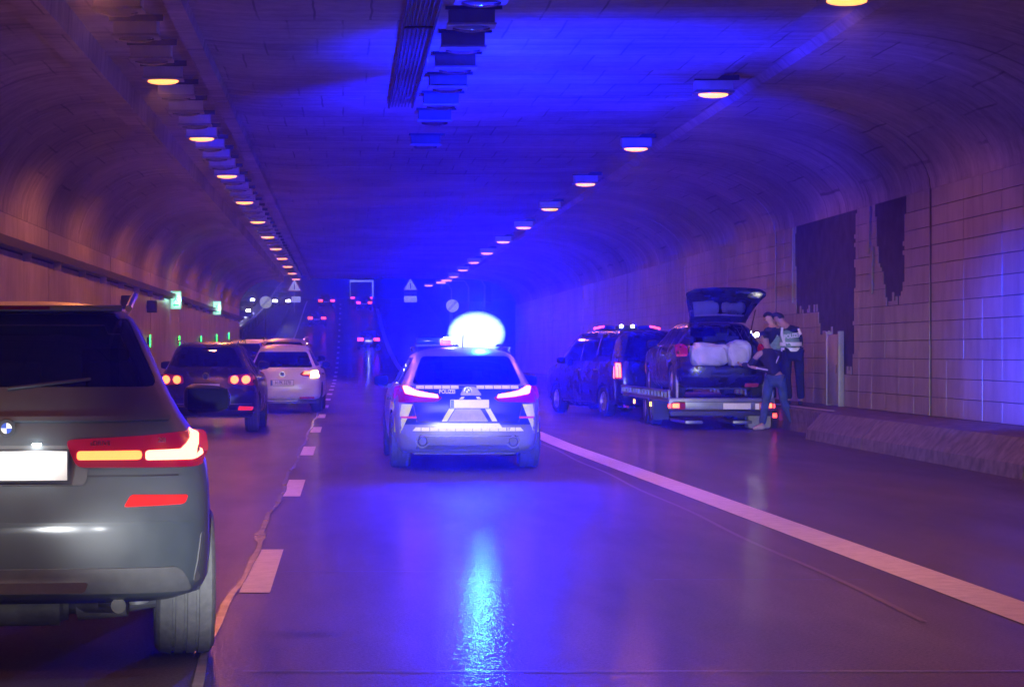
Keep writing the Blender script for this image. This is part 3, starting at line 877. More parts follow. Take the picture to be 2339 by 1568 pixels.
def plate(car, x, z, w, h, txt, parent=None, fn=None, blue=True, ink=True, tilt=0.0):
    y = min(car.rear(x + dx, z + dz).y for dx in (-w / 2, 0, w / 2) for dz in (-h / 2, h / 2)) - 0.012
    e = box('number_plate', x - w / 2, x + w / 2, y - .006, y, z - h / 2, z + h / 2, M['plate'], car.root, .002)
    box('plate_frame', x - w / 2 - .008, x + w / 2 + .008, y - .003, y + .014, z - h / 2 - .008, z + h / 2 + .008, M['plastic'], e)
    if blue: box('country_band', x - w / 2 + .003, x - w / 2 + .043, y - .0085, y - .004, z - h / 2 + .003, z + h / 2 - .003, M['plate_blue'], e)
    if txt:
        t = text_obj(txt, h * 0.95, M['plate_ink'], e, (x + (.02 if blue else 0), y - .008, z), (R(90), 0, 0), xs=0.72, bold=.0015)
    return e

def roundel(car, x, z, r, kind, parent=None):
    y = car.rear(x, z).y
    bm = bmesh.new(); bmesh.ops.create_cone(bm, segments=28, radius1=r, radius2=r * .93, depth=.012, cap_ends=True, matrix=Matrix.Translation((x, y - .008, z)) @ Matrix.Rotation(R(90), 4, 'X'))
    b = bm_obj('emblem', bm, M['chrome'], car.root)
    if kind == 'v':       # letter V over letter W inside a ring
        bm = bmesh.new(); bmesh.ops.create_cone(bm, segments=28, radius1=r * .84, radius2=r * .84, depth=.003, cap_ends=True, matrix=Matrix.Translation((x, y - .016, z)) @ Matrix.Rotation(R(90), 4, 'X'))
        bm_obj('emblem_field', bm, M['plate_ink'], b)
        bm = bmesh.new(); d = y - .020
        for pts in ([(-.35, .72), (0, .12), (.35, .72)], [(-.75, .4), (-.38, -.62), (0, .02), (.38, -.62), (.75, .4)]):
            add_tube(bm, [(x + a * r, d, z + c * r) for a, c in pts], r * .07, 5)
        bm_obj('emblem_letters', bm, M['chrome'], b)
    else:                 # quartered roundel
        bm = bmesh.new(); bmesh.ops.create_cone(bm, segments=28, radius1=r * .9, radius2=r * .9, depth=.003, cap_ends=True, matrix=Matrix.Translation((x, y - .016, z)) @ Matrix.Rotation(R(90), 4, 'X'))
        bm_obj('emblem_ring', bm, M['plate_ink'], b)
        for q in range(4):
            bm = bmesh.new(); c = bm.verts.new((x, y - .0195, z)); vs = [c]
            for k in range(7):
                a = math.pi / 2 * (q + k / 6); vs.append(bm.verts.new((x + r * .55 * math.cos(a), y - .0195, z + r * .55 * math.sin(a))))
            bm.faces.new(vs); bm_obj('emblem_quarter', bm, M['plate_blue'] if q % 2 else M['plate'], b, smooth=False)

def build_car(kind, L, Wd, H, belt, paint_key, name, wr, n=3.0, Rr=.42, ov=(.85, .88), rw=None, track=None, lod=1, rear_tyre='tyre', glass='glass', tint_front=True, tyre_w=.235, hole=None, cut_rear=True, Yside=None, archr=None, mir=(0.20, 0.0)):
    c = Car(kind, L, Wd, H, belt, n, Rr, paint_key, name, lod)
    bm = c.body(); yr, yf = ov[0], L - ov[1]
    bm = c.arches(bm, yr, yf, archr or wr + .055, wr + .0)
    zt = H - (.10 if kind != 'van' else .13); hb = belt
    w1 = c.prof(hb + .02)[0]; w2 = c.prof(zt)[0]
    if rw is None: rw = [(-w1 * .86, hb + .03), (w1 * .86, hb + .03), (w2 * .80, zt), (-w2 * .80, zt)]
    yb = c.prof(hb)[1] + c.R; 
    if cut_rear: c.cut(bm, 'x', rounded(rw, .05, 3), lambda p, nn: p.y < L * .25 and nn.y < -.25 and p.z > hb - .1, 'rear_window', glass)
    ff = [(-w1 * .84, hb + .06), (w1 * .84, hb + .06), (w2 * .86, zt), (-w2 * .86, zt)]
    c.cut(bm, 'x', ff, lambda p, nn: p.y > L * .5 and nn.y > .15 and p.z > hb, 'windscreen', glass)
    ya = c.prof(zt)[1] + .32; yd = c.prof(zt)[2] - .12; y0 = c.prof(hb)[1] + .50; y3 = c.prof(hb + .05)[2] - .42
    B1 = y0 + (y3 - y0) * .30; B2 = y0 + (y3 - y0) * .62
    def topz(y): return zt - .03
    sides = [[(y0, hb + .03), (B1 - .03, hb + .03), (B1 - .03, zt - .03), (ya + .05, zt - .03)],
             [(B1 + .03, hb + .03), (B2 - .03, hb + .03), (B2 - .03, zt - .03), (B1 + .03, zt - .03)],
             [(B2 + .03, hb + .03), (y3, hb + .03), (yd - .1, zt - .03), (B2 + .03, zt - .03)]]
    if B1 - .1 < ya: sides[0][3] = (B1 - .12, zt - .03)
    for pl in sides:
        for sg in (-1, 1):
            c.cut(bm, 'y', pl, lambda p, nn, sg=sg: p.x * sg > 0 and nn.x * sg > .45 and p.z > hb, 'side_window', glass)
    c.bm = bm
    wheels(c, wr, tyre_w, yr, yf, track or Wd / 2 - .145, rear_tyre)
    # cabin floor at the belt line
    box('cabin_trim', -w1 * .86, w1 * .86, c.prof(hb)[1] + .28, c.prof(hb)[2] - .75, hb - .30, hb - .26, M['interior'], c.root)
    box('underbody', -Wd * .34, Wd * .34, .75, L - .8, c.keys[0][0] + .0 - .04, c.keys[0][0] + .02, M['plastic'], c.root)
    mirrors(c, y3 - .25, hb - .02 + mir[1], out=mir[0], mat='plastic')
    handle(c, B2 - .13, hb - .16); handle(c, B1 - .1, hb - .15)
    door_lines(c, (B1, B2 + .02, y3 + .12), .36, hb)
    # headlights, grille
    for sg in (-1, 1):
        pl = [(sg * Wd * .28, belt * .60), (sg * Wd * .43, belt * .62), (sg * Wd * .44, belt * .74), (sg * Wd * .30, belt * .70)]
        if sg < 0: pl = pl[::-1]
        patch('headlight', pl, c.front, .012, 'chrome', c.root, .1)
    patch('grille', rect(-Wd * .2, Wd * .2, .34, belt * .66), c.front, .01, 'plastic', c.root, .15)
    return c

def place(c, x, y, yaw=0.0, z=None, label=None, cat='car', group=None, pitch=None):
    c.root.location = (x, y, elev(y) if z is None else z)
    c.root.rotation_euler = (math.atan(slope(y + 2)) if pitch is None else pitch, 0, R(yaw))
    tag(c.root, label, cat, group)

# ================================================================== the vehicles
# ---- grey compact SUV close by on the left
c = build_car('suv', 4.5, 1.85, 1.645, 1.16, 'suv_paint', 'parked_suv', .345, n=3.6, Rr=.40, rw=[(-.66, 1.25), (.66, 1.25), (.52, 1.575), (-.52, 1.575)],
              rear_tyre='tyre_dusty', tyre_w=.27, track=.79, mir=(0.25, -0.055))
c.root.name = 'grey_suv'
SUV = c
bd = c.finish(c.bm)
seats(c, 1.22)
for sg in (1, -1):
    T = lambda pl, sg=sg: pl if sg > 0 else mirror(pl)
    h = patch('tail_lamp', rounded(T([(.25, 1.02), (.30, .905), (.83, .90), (.885, .96), (.872, 1.055), (.60, 1.035)]), .03), c.rear, .016, 'red_lens', c.root, .04)
    patch('light_bar', rounded(T([(.30, .935), (.575, .935), (.575, .972), (.30, .972)]), .016), c.rear, .026, 'tail_amber' if sg > 0 else 'tail_amber', h, .06)
    patch('brake_element', rounded(T([(.592, .932), (.80, .930), (.838, .955), (.84, 1.04), (.80, 1.05), (.77, 1.0), (.74, .974), (.592, .972)]), .012), c.rear, .026, 'tail_hot', h, .04)
    patch('bumper_reflector', rounded(T([(.50, .735), (.76, .742), (.775, .78), (.53, .785)]), .014), c.rear, .016, 'reflector', c.root, .05)
    patch('bumper_vent', rounded(T([(.80, .40), (.85, .42), (.865, .60), (.835, .62), (.82, .5)]), .015), c.rear, .010, 'grey_plastic', c.root, .05)
patch('tailgate_seam', [(-.74, .865), (.74, .865), (.74, .873), (-.74, .873)], c.rear, .002, 'plastic', c.root, .06, inner=.003)
patch('tailgate_lip', rounded(rect(-.70, .70, 1.10, 1.118), .006), c.rear, .016, 'suv_paint', c.root, .06)
patch('lower_bumper', rounded([(-.80, .37), (.80, .37), (.74, .475), (-.74, .475)], .03), c.rear, .014, 'grey_plastic', c.root, .06)
patch('skid_trim', rounded([(-.33, .385), (.33, .385), (.35, .42), (-.35, .42)], .015), c.rear, .028, 'chrome', c.root, .06)
patch('bumper_crease', rounded(rect(-.83, .83, .66, .672), .004), c.rear, .006, 'suv_paint', c.root, .05)
plate(c, 0, .915, .52, .125, '', blue=False)
patch('plate_recess', rounded([(-.34, .83), (.34, .83), (.36, 1.0), (-.36, 1.0)], .03), c.rear, .003, 'grey_plastic', c.root, .06)
for (x0, s, t) in ((.36, 'sDRIVE', .022), (.66, '20i', .022)):
    pass
roundel(c, 0, 1.075, .042, 'b')
box('spoiler', -.50, .50, .36, .62, 1.585, 1.612, M['suv_paint'], c.root, .01)
box('high_brake_lamp', -.18, .18, .352, .362, 1.590, 1.606, M['dark_lens'], c.root)
tube('wiper', [(0, c.rear(0, 1.27).y - .03, 1.245), (.36, c.rear(.36, 1.33).y - .035, 1.285)], .008, M['plastic'], c.root, 6)
for sg in (-1, 1): tube('roof_rail', [(sg * .53, .55, 1.60), (sg * .56, .75, 1.665), (sg * .58, 2.0, 1.68), (sg * .555, 2.6, 1.62)], .016, M['chrome'], c.root, 8)
bm = bmesh.new(); bmesh.ops.create_cone(bm, segments=20, radius1=.15, radius2=.15, depth=.62, cap_ends=True, matrix=Matrix.Translation((-.05, .62, .255)) @ Matrix.Rotation(R(90), 4, 'Y'))
bmesh.ops.bevel(bm, geom=[e for e in bm.edges if len(e.link_faces) == 2 and e.calc_face_angle() > 1], offset=.04, segments=3, affect='EDGES')
for v in bm.verts: v.co.z = .255 + (v.co.z - .255) * .62
bm_obj('silencer', bm, M['exhaust'], c.root)
tube('tail_pipe', [(.20, .62, .25), (.42, .45, .27), (.48, .14, .30)], .034, M['exhaust'], c.root, 12)
tube('heat_shield', [(.30, .55, .24), (.52, .52, .27)], [.05, .06], M['exhaust'], c.root, 10)
tube('control_arm', [(.15, .80, .22), (.45, .82, .205), (.66, .85, .235)], .022, M['alu'], c.root, 8)
tube('control_arm', [(-.15, .80, .22), (-.45, .82, .205), (-.66, .85, .235)], .022, M['alu'], c.root, 8)
tube('axle_carrier', [(-.6, .86, .30), (.6, .86, .30)], .05, M['dark_metal'], c.root, 8)
for sg in (-1, 1): tube('spring_strut', [(sg * .58, .84, .24), (sg * .55, .80, .55)], .05, M['steel'], c.root, 12)
text_obj('sDRIVE', .028, M['chrome'], c.root, (.40, 0, 1.003), fn=lambda a, b, d: c.rear(a, b, .020 + d), bold=.0004)
text_obj('20i', .028, M['chrome'], c.root, (.66, 0, 1.012), fn=lambda a, b, d: c.rear(a, b, .020 + d), bold=.0004)
for dx_ in (-.13, .13):
    box('plate_lamp', dx_ - .02, dx_ + .02, c.rear(0, 1.0).y - .030, c.rear(0, 1.0).y - .01, 1.004, 1.009, M['white_led'], c.root)
    lamp('plate_lamp_light', 'POINT', (dx_, c.rear(0, 1.0).y - .16, .985), 2.6, (.95, 1, 1), c.root, size=.015)
place(c, -1.45, 9.85, 6.2, label='large grey SUV with glowing red brake light, cut off by the lower left edge', cat='SUV')

# ---- police estate in front of the camera
c = build_car('estate', 4.9, 1.82, 1.47, .985, 'police_silver', 'police_car', .335, n=3.4, Rr=.44, rw=[(-.66, 1.02), (.66, 1.02), (.53, 1.36), (-.53, 1.36)], tyre_w=.25, track=.785, rear_tyre='tyre')
POL = c
bd = c.finish(c.bm); seats(c, 1.05)
zz = lambda X, Y: ((X - 915) * .001393, 2.040 - .001393 * Y)
P = lambda *pts: [zz(*p) for p in pts]
patch('blue_panel', rounded([(-.80, .545), (.80, .545), (.86, .62), (.875, .80), (.80, 1.0), (-.80, 1.0), (-.875, .80), (-.86, .62)], .03), c.rear, .0035, 'police_blue', c.root, .05)
# taillights
for sg in (1, -1):
    T = lambda pl, sg=sg: pl if sg > 0 else mirror(pl)
    h = patch('tail_lamp', rounded(T([(.30, .865), (.36, .815), (.80, .80), (.885, .86), (.86, .985), (.74, 1.0), (.60, .95)]), .025), c.rear, .016, 'red_lens', c.root, .04)
    patch('light_element', rounded(T([(.345, .855), (.56, .872), (.73, .905), (.755, .985), (.70, .985), (.60, .935), (.36, .895)]), .012), c.rear, .027, 'tail_hot' , h, .04)
    patch('fog_reflector', rounded(T(rect(.61, .79, .615, .637)), .006), c.rear, .012, 'red_reflector', c.root, .05)
    patch('yellow_marking', T([(.60, 1.0 - .22), (.72, .78), (.80, .62), (.84, .47), (.865, .47), (.875, .60), (.86, .74), (.80, .80), (.74, .80)][0:0] or [(.655, .785), (.83, .785), (.868, .62), (.872, .45), (.80, .43), (.745, .56), (.70, .66)]), c.rear, .0062, 'refl_yellow', c.root, .04)
    for i in range(3): pass
    bm = bmesh.new(); x = sg * .54
    y = c.rear(x, .34).y
    rg = []
    for (rr_, yy) in ((.058, .03), (.062, -.035), (.054, -.045), (.047, -.03), (.045, .06)):
        rg.append([bm.verts.new((x + rr_ * math.cos(2 * math.pi * k / 22), y + yy, .345 + rr_ * math.sin(2 * math.pi * k / 22))) for k in range(22)])
    for a, b_ in zip(rg[:-1], rg[1:]):
        for k in range(22): bm.faces.new((a[k], a[(k + 1) % 22], b_[(k + 1) % 22], b_[k]))
    bm.faces.new(rg[-1])
    t_ = bm_obj('tail_pipe', bm, M['chrome'], c.root)
    bm = bmesh.new(); bmesh.ops.create_cone(bm, segments=22, radius1=.047, radius2=.047, depth=.006, cap_ends=True, matrix=Matrix.Translation((x, y - .030, .345)) @ Matrix.Rotation(R(90), 4, 'X')); bm_obj('pipe_core', bm, M['plastic'], t_)
    bm = bmesh.new(); bmesh.ops.create_cone(bm, segments=22, radius1=.082, radius2=.082, depth=.006, cap_ends=True, matrix=Matrix.Translation((x, y - .006, .345)) @ Matrix.Rotation(R(90), 4, 'X')); bm_obj('pipe_surround', bm, M['grey_plastic'], t_)
# row of white reflective blocks, upper and lower
xs = [-.615 + i * .1025 for i in range(13)]
for a, b_ in zip(xs[:-1], xs[1:]):
    if abs((a + b_) / 2) < .09: continue
    patch('reflective_block', rect(a + .004, b_ - .004, .968, 1.003), c.rear, .007, 'refl_white', c.root, .06)
xs = [-.66 + i * .102 for i in range(14)]
for i, (a, b_) in enumerate(zip(xs[:-1], xs[1:])):
    pl = rect(a + .004, b_ - .004, .468, .512)
    if i == 0: pl = [(a, .468), (b_ - .004, .468), (b_ - .004, .512), (a + .04, .512)]
    if i == 12: pl = [(a + .004, .468), (b_, .468), (b_ - .04, .512), (a + .004, .512)]
    patch('reflective_block', pl, c.rear, .007, 'refl_white', c.root, .06)
# the A shaped marking
patch('grey_marking', P((845, 880), (985, 880), (1085, 1045), (745, 1045)), c.rear, .0065, 'refl_grey', c.root, .05)
patch('yellow_leg', P((755, 935), (805, 935), (735, 1045), (690, 1045)), c.rear, .0075, 'refl_yellow', c.root, .05)
patch('yellow_leg', P((1060, 935), (1105, 935), (1165, 1045), (1120, 1045)), c.rear, .0075, 'refl_yellow', c.root, .05)
patch('white_leg', P((862, 838), (888, 838), (868, 866), (828, 866)), c.rear, .0075, 'refl_white', c.root, .05)
patch('white_leg', P((985, 838), (1012, 838), (1040, 866), (1002, 866)), c.rear, .0075, 'refl_white', c.root, .05)
patch('yellow_base', P((680, 1062), (1180, 1062), (1213, 1105), (648, 1105)), c.rear, .0075, 'refl_yellow', c.root, .05)
patch('grey_arch', rounded(P((885, 755), (985, 755), (1038, 826), (845, 826)), .03), c.rear, .0075, 'refl_grey', c.root, .05)
patch('tailgate_seam', rounded(rect(-.58, .58, .572, .579), .002), c.rear, .0085, 'plastic', c.root, .06, inner=.003)
for sg in (-1, 1): patch('tailgate_seam', [(sg * .60, .575), (sg * .608, .575), (sg * .655, .80), (sg * .647, .80)] if sg > 0 else [(-.608, .575), (-.60, .575), (-.647, .80), (-.655, .80)], c.rear, .0085, 'chrome', c.root, .06, inner=.003)
roundel(c, 0, .945, .045, 'b')
plate(c, .02, .79, .46, .10, '')
text_obj('POLIZEI', .064, M['refl_white'], c.root, (-.245, 0, .932), fn=lambda a, b, d: c.rear(a, b, .006 + d), xs=.88, bold=.0012)
text_obj('117', .040, M['plate_ink'], c.root, (.475, 0, .49), fn=lambda a, b, d: c.rear(a, b, .008 + d), xs=.9, bold=.001)
patch('lower_trim', rounded([(-.62, .255), (.62, .255), (.60, .30), (-.60, .30)], .01), c.rear, .010, 'grey_plastic', c.root, .06)
patch('bumper_crease', rounded(rect(-.58, .60, .405, .412), .003), c.rear, .008, 'chrome', c.root, .06)
tube('axle_carrier', [(-.6, .86, .27), (.6, .86, .27)], .05, M['dark_metal'], c.root, 8)
tube('silencer', [(-.35, .55, .26), (.3, .55, .26)], .07, M['exhaust'], c.root, 12)
for sg in (-1, 1):
    f = c.side(sg)
    patch('side_stripe', [(1.35, .62), (4.1, .62), (4.1, .86), (1.35, .86)], f, .003, 'police_blue', c.root, .12)
    patch('side_marking', [(.55, .70), (1.2, .72), (1.2, .80), (.55, .80)], f, .004, 'refl_yellow', c.root, .12)
    tube('roof_rail', [(sg * .56, .95, 1.415), (sg * .59, 1.1, 1.455), (sg * .60, 2.2, 1.47), (sg * .57, 2.7, 1.42)], .013, M['chrome'], c.root, 8)
tube('aerial', [(0, 1.15, 1.46), (0, 1.03, 1.62)], .006, M['plastic'], c.root, 6)
# light bar
def light_bar(root, y, z, w, lit=True):
    b = box('light_bar', -w / 2, w / 2, y - .13, y + .13, z, z + .035, M['plastic'], root, .01)
    for sg in (-1, 1):
        bm = bmesh.new(); bmesh.ops.create_uvsphere(bm, u_segments=20, v_segments=10, radius=1)
        for v in bm.verts:
            q = lambda t, p=.6: math.copysign(abs(t) ** p, t)
            big = lit and sg > 0  # lit dome is oversized, its soft-edged shape stands in for glare
            v.co = Vector((sg * w * (.20 if big else .34) + (v.co.x * w * .34 if big else q(v.co.x) * w * .155), y + (v.co.y * .24 if big else q(v.co.y) * .13), z + (.17 if big else .075) + (v.co.z * .29 if big else q(v.co.z) * .055)))
        bm_obj('beacon_dome', bm, M['blue_glare'] if (lit and sg > 0) else M['blue_dim'], b)
    box('display_panel', -w * .17, w * .17, y - .12, y + .12, z + .03, z + (.12 if lit else .125), M['white_led'] if lit else M['plastic'], b, .01)  # panel glows to widen the white core of the glare
    return b
bar = light_bar(c.root, 1.95, 1.475, 1.12)
for i in range(5): box('glare_cell', -.17 + i * .07, -.12 + i * .07, 1.815, 1.832, 1.52, 1.58, M['white_led'], bar, .004)  # glowing cells added to fill the white core of the beacon glare
place(c, 1.46, 27.45, 0.4, label='silver police car with blazing blue roof beacon, chevron markings and POLIZEI on its tailgate', cat='police car')
box('high_brake_lamp', -.24, -.10, 1.80, 1.815, 1.50, 1.57, M['tail_red'], bar, .01)
BX, BY, BZ = 1.46 + .26, 27.45 + 1.95, 1.475 + .29
lamp('beacon_light', 'SPOT', (BX, BY - .05, BZ + .22), P_BLUE_UP, (0.001, 0.006, 1.0), size=.05, aim=(BX + .9, BY + .4, 5.3), cone=106, blend=1.0)
lamp('beacon_light', 'SPOT', (BX, BY - .30, BZ), P_BLUE_BACK, (0.001, 0.007, 1.0), size=.08, aim=(BX - .35, 10, 4.2), cone=80, blend=1.0)
lamp('beacon_light', 'SPOT', (BX, BY + .32, BZ + .16), P_BLUE_FWD, (0.001, 0.006, 1.0), size=.05, aim=(BX + 1.0, BY + 7, 5.2), cone=72, blend=1.0)
lamp('beacon_light', 'POINT', (BX, BY, BZ + .27), P_BLUE_ALL, (0.004, 0.03, 1.0), size=.05)

# ---- black compact SUV further on the left
c = build_car('suv', 4.45, 1.82, 1.60, 1.12, 'navy', 'dark_suv', .34, n=3.4, Rr=.42, rear_tyre='tyre_dusty')
c.finish(c.bm); seats(c, 1.16)
for sg in (1, -1):
    T = lambda pl, sg=sg: pl if sg > 0 else mirror(pl)
    h = patch('tail_lamp', rounded(T([(.38, .86), (.82, .82), (.85, .97), (.78, 1.03), (.40, 1.0)]), .05), c.rear, .012, 'red_lens', c.root, .05)
    for x in (.50, .69): patch('round_lamp', circ(sg * x, .925, .068) if sg > 0 else mirror(circ(x, .925, .068)), c.rear, .024, 'tail_amber', h, .05)
    patch('fog_reflector', rounded(T([(.56, .40), (.80, .40), (.82, .46), (.58, .47)]), .02), c.rear, .014, 'reflector', c.root, .05)
patch('lower_bumper', rounded([(-.80, .26), (.80, .26), (.78, .40), (-.78, .40)], .03), c.rear, .014, 'grey_plastic', c.root, .06)
roundel(c, 0, .99, .065, 'v'); plate(c, 0, .80, .5, .11, '')
patch('chrome_strip', rounded(rect(-.8, .8, .50, .515), .004), c.rear, .012, 'chrome', c.root, .08)
for sg in (-1, 1): tube('roof_rail', [(sg * .52, .6, 1.55), (sg * .55, .8, 1.605), (sg * .57, 2.0, 1.62), (sg * .55, 2.6, 1.57)], .018, M['chrome'], c.root, 8)
place(c, -2.44, 40.2, -1.0, label='black SUV with two round lit tail lamps, driving beyond the grey SUV', cat='SUV')

# ---- white SUV
c = build_car('suv', 4.6, 1.84, 1.60, 1.06, 'white_paint', 'white_suv', .34, n=3.4, Rr=.42, rw=[(-.70, 1.06), (.70, 1.06), (.56, 1.42), (-.56, 1.42)])
c.finish(c.bm); seats(c, 1.12)
for sg in (1, -1):
    T = lambda pl, sg=sg: pl if sg > 0 else mirror(pl)
    h = patch('tail_lamp', rounded(T([(.40, .90), (.46, .86), (.84, .80), (.88, .90), (.85, 1.0), (.62, .99), (.48, .96)]), .04), c.rear, .012, 'red_lens', c.root, .05)
    if sg > 0:
        patch('light_element', rounded([(.47, .89), (.64, .89), (.66, .975), (.52, .965)], .02), c.rear, .024, 'tail_amber', h, .05)
        patch('indicator', rounded([(.64, .815), (.83, .82), (.85, .93), (.80, .98), (.66, .975)], .03), c.rear, .026, 'indicator', h, .05)
    else:
        patch('light_element', rounded([(-.84, .90), (-.72, .90), (-.72, .985), (-.84, .985)], .02), c.rear, .024, 'tail_amber', h, .05)
    patch('fog_reflector', rounded(T([(.40, .335), (.74, .335), (.74, .375), (.40, .375)]), .012), c.rear, .012, 'red_reflector', c.root, .05)
roundel(c, 0, .90, .062, 'v'); plate(c, 0, .70, .53, .12, 'H PK 3370')
patch('lower_bumper', rounded([(-.84, .22), (.84, .22), (.82, .295), (-.82, .295)], .02), c.rear, .012, 'grey_plastic', c.root, .06)
patch('skid_plate', rounded([(-.42, .26), (.42, .26), (.33, .345), (-.33, .345)], .01), c.rear, .020, 'silver_paint', c.root, .06)
patch('tailgate_seam', rounded(rect(-.66, .66, .545, .551), .002), c.rear, .003, 'steel', c.root, .06, inner=.003)
patch('tailgate_recess', rounded([(-.50, .56), (.50, .56), (.60, .66), (.60, .80), (-.60, .80), (-.60, .66)], .08), c.rear, .002, 'white_paint', c.root, .05)
for sg in (-1, 1): tube('roof_rail', [(sg * .53, .6, 1.53), (sg * .56, .8, 1.61), (sg * .58, 2.0, 1.63), (sg * .56, 2.6, 1.57)], .020, M['chrome'], c.root, 8)
place(c, -1.47, 53.6, -1.2, label='white SUV with yellow glowing right tail lamp and readable number plate', cat='SUV')

# ---- pale cars ahead of the white SUV
c = build_car('suv', 4.6, 1.84, 1.78, 1.2, 'silver_paint', 'silver_suv', .34)
c.finish(c.bm); seats(c, 1.25)
for sg in (1, -1):
    patch('tail_lamp', rounded(rect(.62, .84, .92, 1.1) if sg > 0 else rect(-.84, -.62, .92, 1.1), .03), c.rear, .012, 'tail_red', c.root, .06)
for sg in (-1, 1): tube('roof_rail', [(sg * .53, .6, 1.72), (sg * .56, .8, 1.80), (sg * .58, 2.0, 1.81), (sg * .56, 2.6, 1.75)], .024, M['chrome'], c.root, 8)
place(c, -1.62, 60.0, -1, label='pale silver SUV seen over the roof of the white SUV', cat='SUV')
c = build_car('van', 4.8, 1.86, 1.80, 1.25, 'white_paint', 'white_people_carrier', .33)
c.finish(c.bm); seats(c, 1.3)
for sg in (1, -1):
    patch('tail_lamp', rounded(rect(.74, .90, .9, 1.3) if sg > 0 else rect(-.90, -.74, .9, 1.3), .03), c.rear, .012, 'tail_red', c.root, .06)
place(c, -2.68, 67.6, 0, label='white people carrier whose bright roof edge shows left of the silver SUV', cat='people carrier')

# ---- dark van standing in the bay
c = build_car('van', 5.0, 1.9, 1.90, 1.18, 'navy', 'dark_van', .335, n=4.2, Rr=.30, ov=(.98, .9))
c.finish(c.bm); seats(c, 1.3)
for sg in (1, -1):
    T = lambda pl, sg=sg: pl if sg > 0 else mirror(pl)
    h = patch('tail_lamp', rounded(T([(.80, .82), (.93, .82), (.925, 1.22), (.80, 1.20)]), .03), c.rear, .014, 'red_lens', c.root, .04)
    patch('light_element', rounded(T([(.82, .86), (.85, .86), (.85, 1.17), (.82, 1.17)]), .008), c.rear, .026, 'tail_amber', h, .04)
    patch('light_element', rounded(T([(.865, .86), (.915, .86), (.905, 1.16), (.865, 1.19)]), .008), c.rear, .026, 'tail_amber', h, .04)
    f = c.side(sg)
    patch('side_light', rounded(rect(.20, .34, .84, 1.18), .03), f, .012, 'tail_amber', c.root, .05)
    patch('corner_trim', rounded(rect(.26, .275, .36, .80), .004), f, .014, 'chrome', c.root, .08)
    patch('sill_trim', rounded(rect(1.5, 3.6, .30, .315), .004), f, .008, 'chrome', c.root, .2)
plate(c, 0, .8, .52, .11, '')
cv = (5.88, 49.9); ph = R(14)
place(c, cv[0] + .95 * math.cos(ph), cv[1] + .95 * math.sin(ph), 14, label='dark van with a glowing vertical tail lamp, standing between police car and trailer', cat='van')

# ---- second police vehicle whose light bar shows over the dark van
c = build_car('van', 5.0, 1.95, 1.93, 1.2, 'police_silver', 'police_van', .34, n=4.2, Rr=.30)
c.finish(c.bm); seats(c, 1.3)
b = light_bar(c.root, 1.0, 1.95, 1.55, lit=False)
for sg in (-1, 1):
    bm = bmesh.new(); add_box(bm, sg * .70 - .13, sg * .70 + .13, .845, .865, 2.0, 2.05, .006)
    for v in bm.verts: v.co.z -= (abs(v.co.x) - .70) * .22
    bm_obj('red_flasher', bm, M['far_red'], b)
    box('work_lamp', sg * .14 - .035, sg * .14 + .035, .845, .868, 2.02, 2.09, M['white_led'], b, .01)
    patch('tail_lamp', rounded(rect(.8, .93, .9, 1.2) if sg > 0 else rect(-.93, -.8, .9, 1.2), .03), c.rear, .012, 'red_lens', c.root, .06)
place(c, 7.0, 56.5, 0, label='police van behind the dark van, its roof bar with red ends and white lamps', cat='police van')

# ---- trailer
TX, TY = 6.83, 41.9
tr = empty('car_trailer', (TX, TY, 0)); tag(tr, 'low car transport trailer with slotted side rail carrying the dark estate', 'trailer')
DK = .56
box('deck', -.93, .93, .05, 7.2, DK - .06, DK, M['steel'], tr, .01)
box('rear_beam', -.96, .96, -.06, .08, .36, DK + .02, M['alu'], tr, .015)
box('beam_groove', -.90, .92, -.068, -.058, .50, .515, M['dark_metal'], tr)
box('lower_beam', -.93, .93, 0, .14, .25, .345, M['dark_metal'], tr, .01)
for sg in (-1, 1):
    x = sg * .94
    box('rail_top', x - .03, x + .03, .05, 7.2, DK + .12, DK + .16, M['alu'], tr, .008)
    box('rail_bottom', x - .03, x + .03, .05, 7.2, DK - .02, DK + .02, M['alu'], tr, .008)
    for i in range(16): box('rail_post', x - .02, x + .02, .08 + i * .47, .16 + i * .47, DK + .02, DK + .12, M['alu'], tr)
    for i, yy in enumerate((2.3, 4.8)): box('side_marker', x + sg * .03, x + sg * .045, yy, yy + .10, .38, .45, M['amber'], tr, .004)
    box('side_reflector', x + sg * .03, x + sg * .045, 5.8, 6.6, .26, .30, M['red_reflector'], tr, .004)
    box('round_marker', x - .04, x + .02, .0 - .07, -.055, .40, .47, M['far_red'], tr, .01)
    h = box('tail_lamp', sg * .80 - .13, sg * .80 + .13, -.10, -.062, .37, .50, M['red_lens'], tr, .015)
    box('light_element', sg * .84 - .06, sg * .84 + .06, -.108, -.098, .40, .48, M['tail_amber'], h, .01)
    for yy in (2.9, 3.75):
        me, mr = WM[(.335, .235, 'tyre', 3)] if (.335, .235, 'tyre', 3) in WM else wheel_mesh(.335, .235, M['tyre'])
        e = empty('wheel', (sg * .80, yy, .30), math.pi if sg < 0 else 0); e.parent = tr; e.scale = (.9, .9, .9)
        for nm, m in (('tyre', me), ('rim', mr)):
            o = bpy.data.objects.new(nm, m); COL.objects.link(o); o.parent = e
    box('mudguard', sg * .80 - .14, sg * .80 + .14, 2.5, 2.56, .2, DK - .07, M['plastic'], tr, .01)
    box('mud_flap', sg * .78 - .15, sg * .78 + .15, 2.30, 2.315, .12, .45, M['plastic'], tr)
box('number_plate', .02, .52, -.078, -.064, .375, .485, M['plate'], tr, .004)
box('number_plate', .60, .93, -.078, -.064, .37, .48, M['plate'], tr, .004)
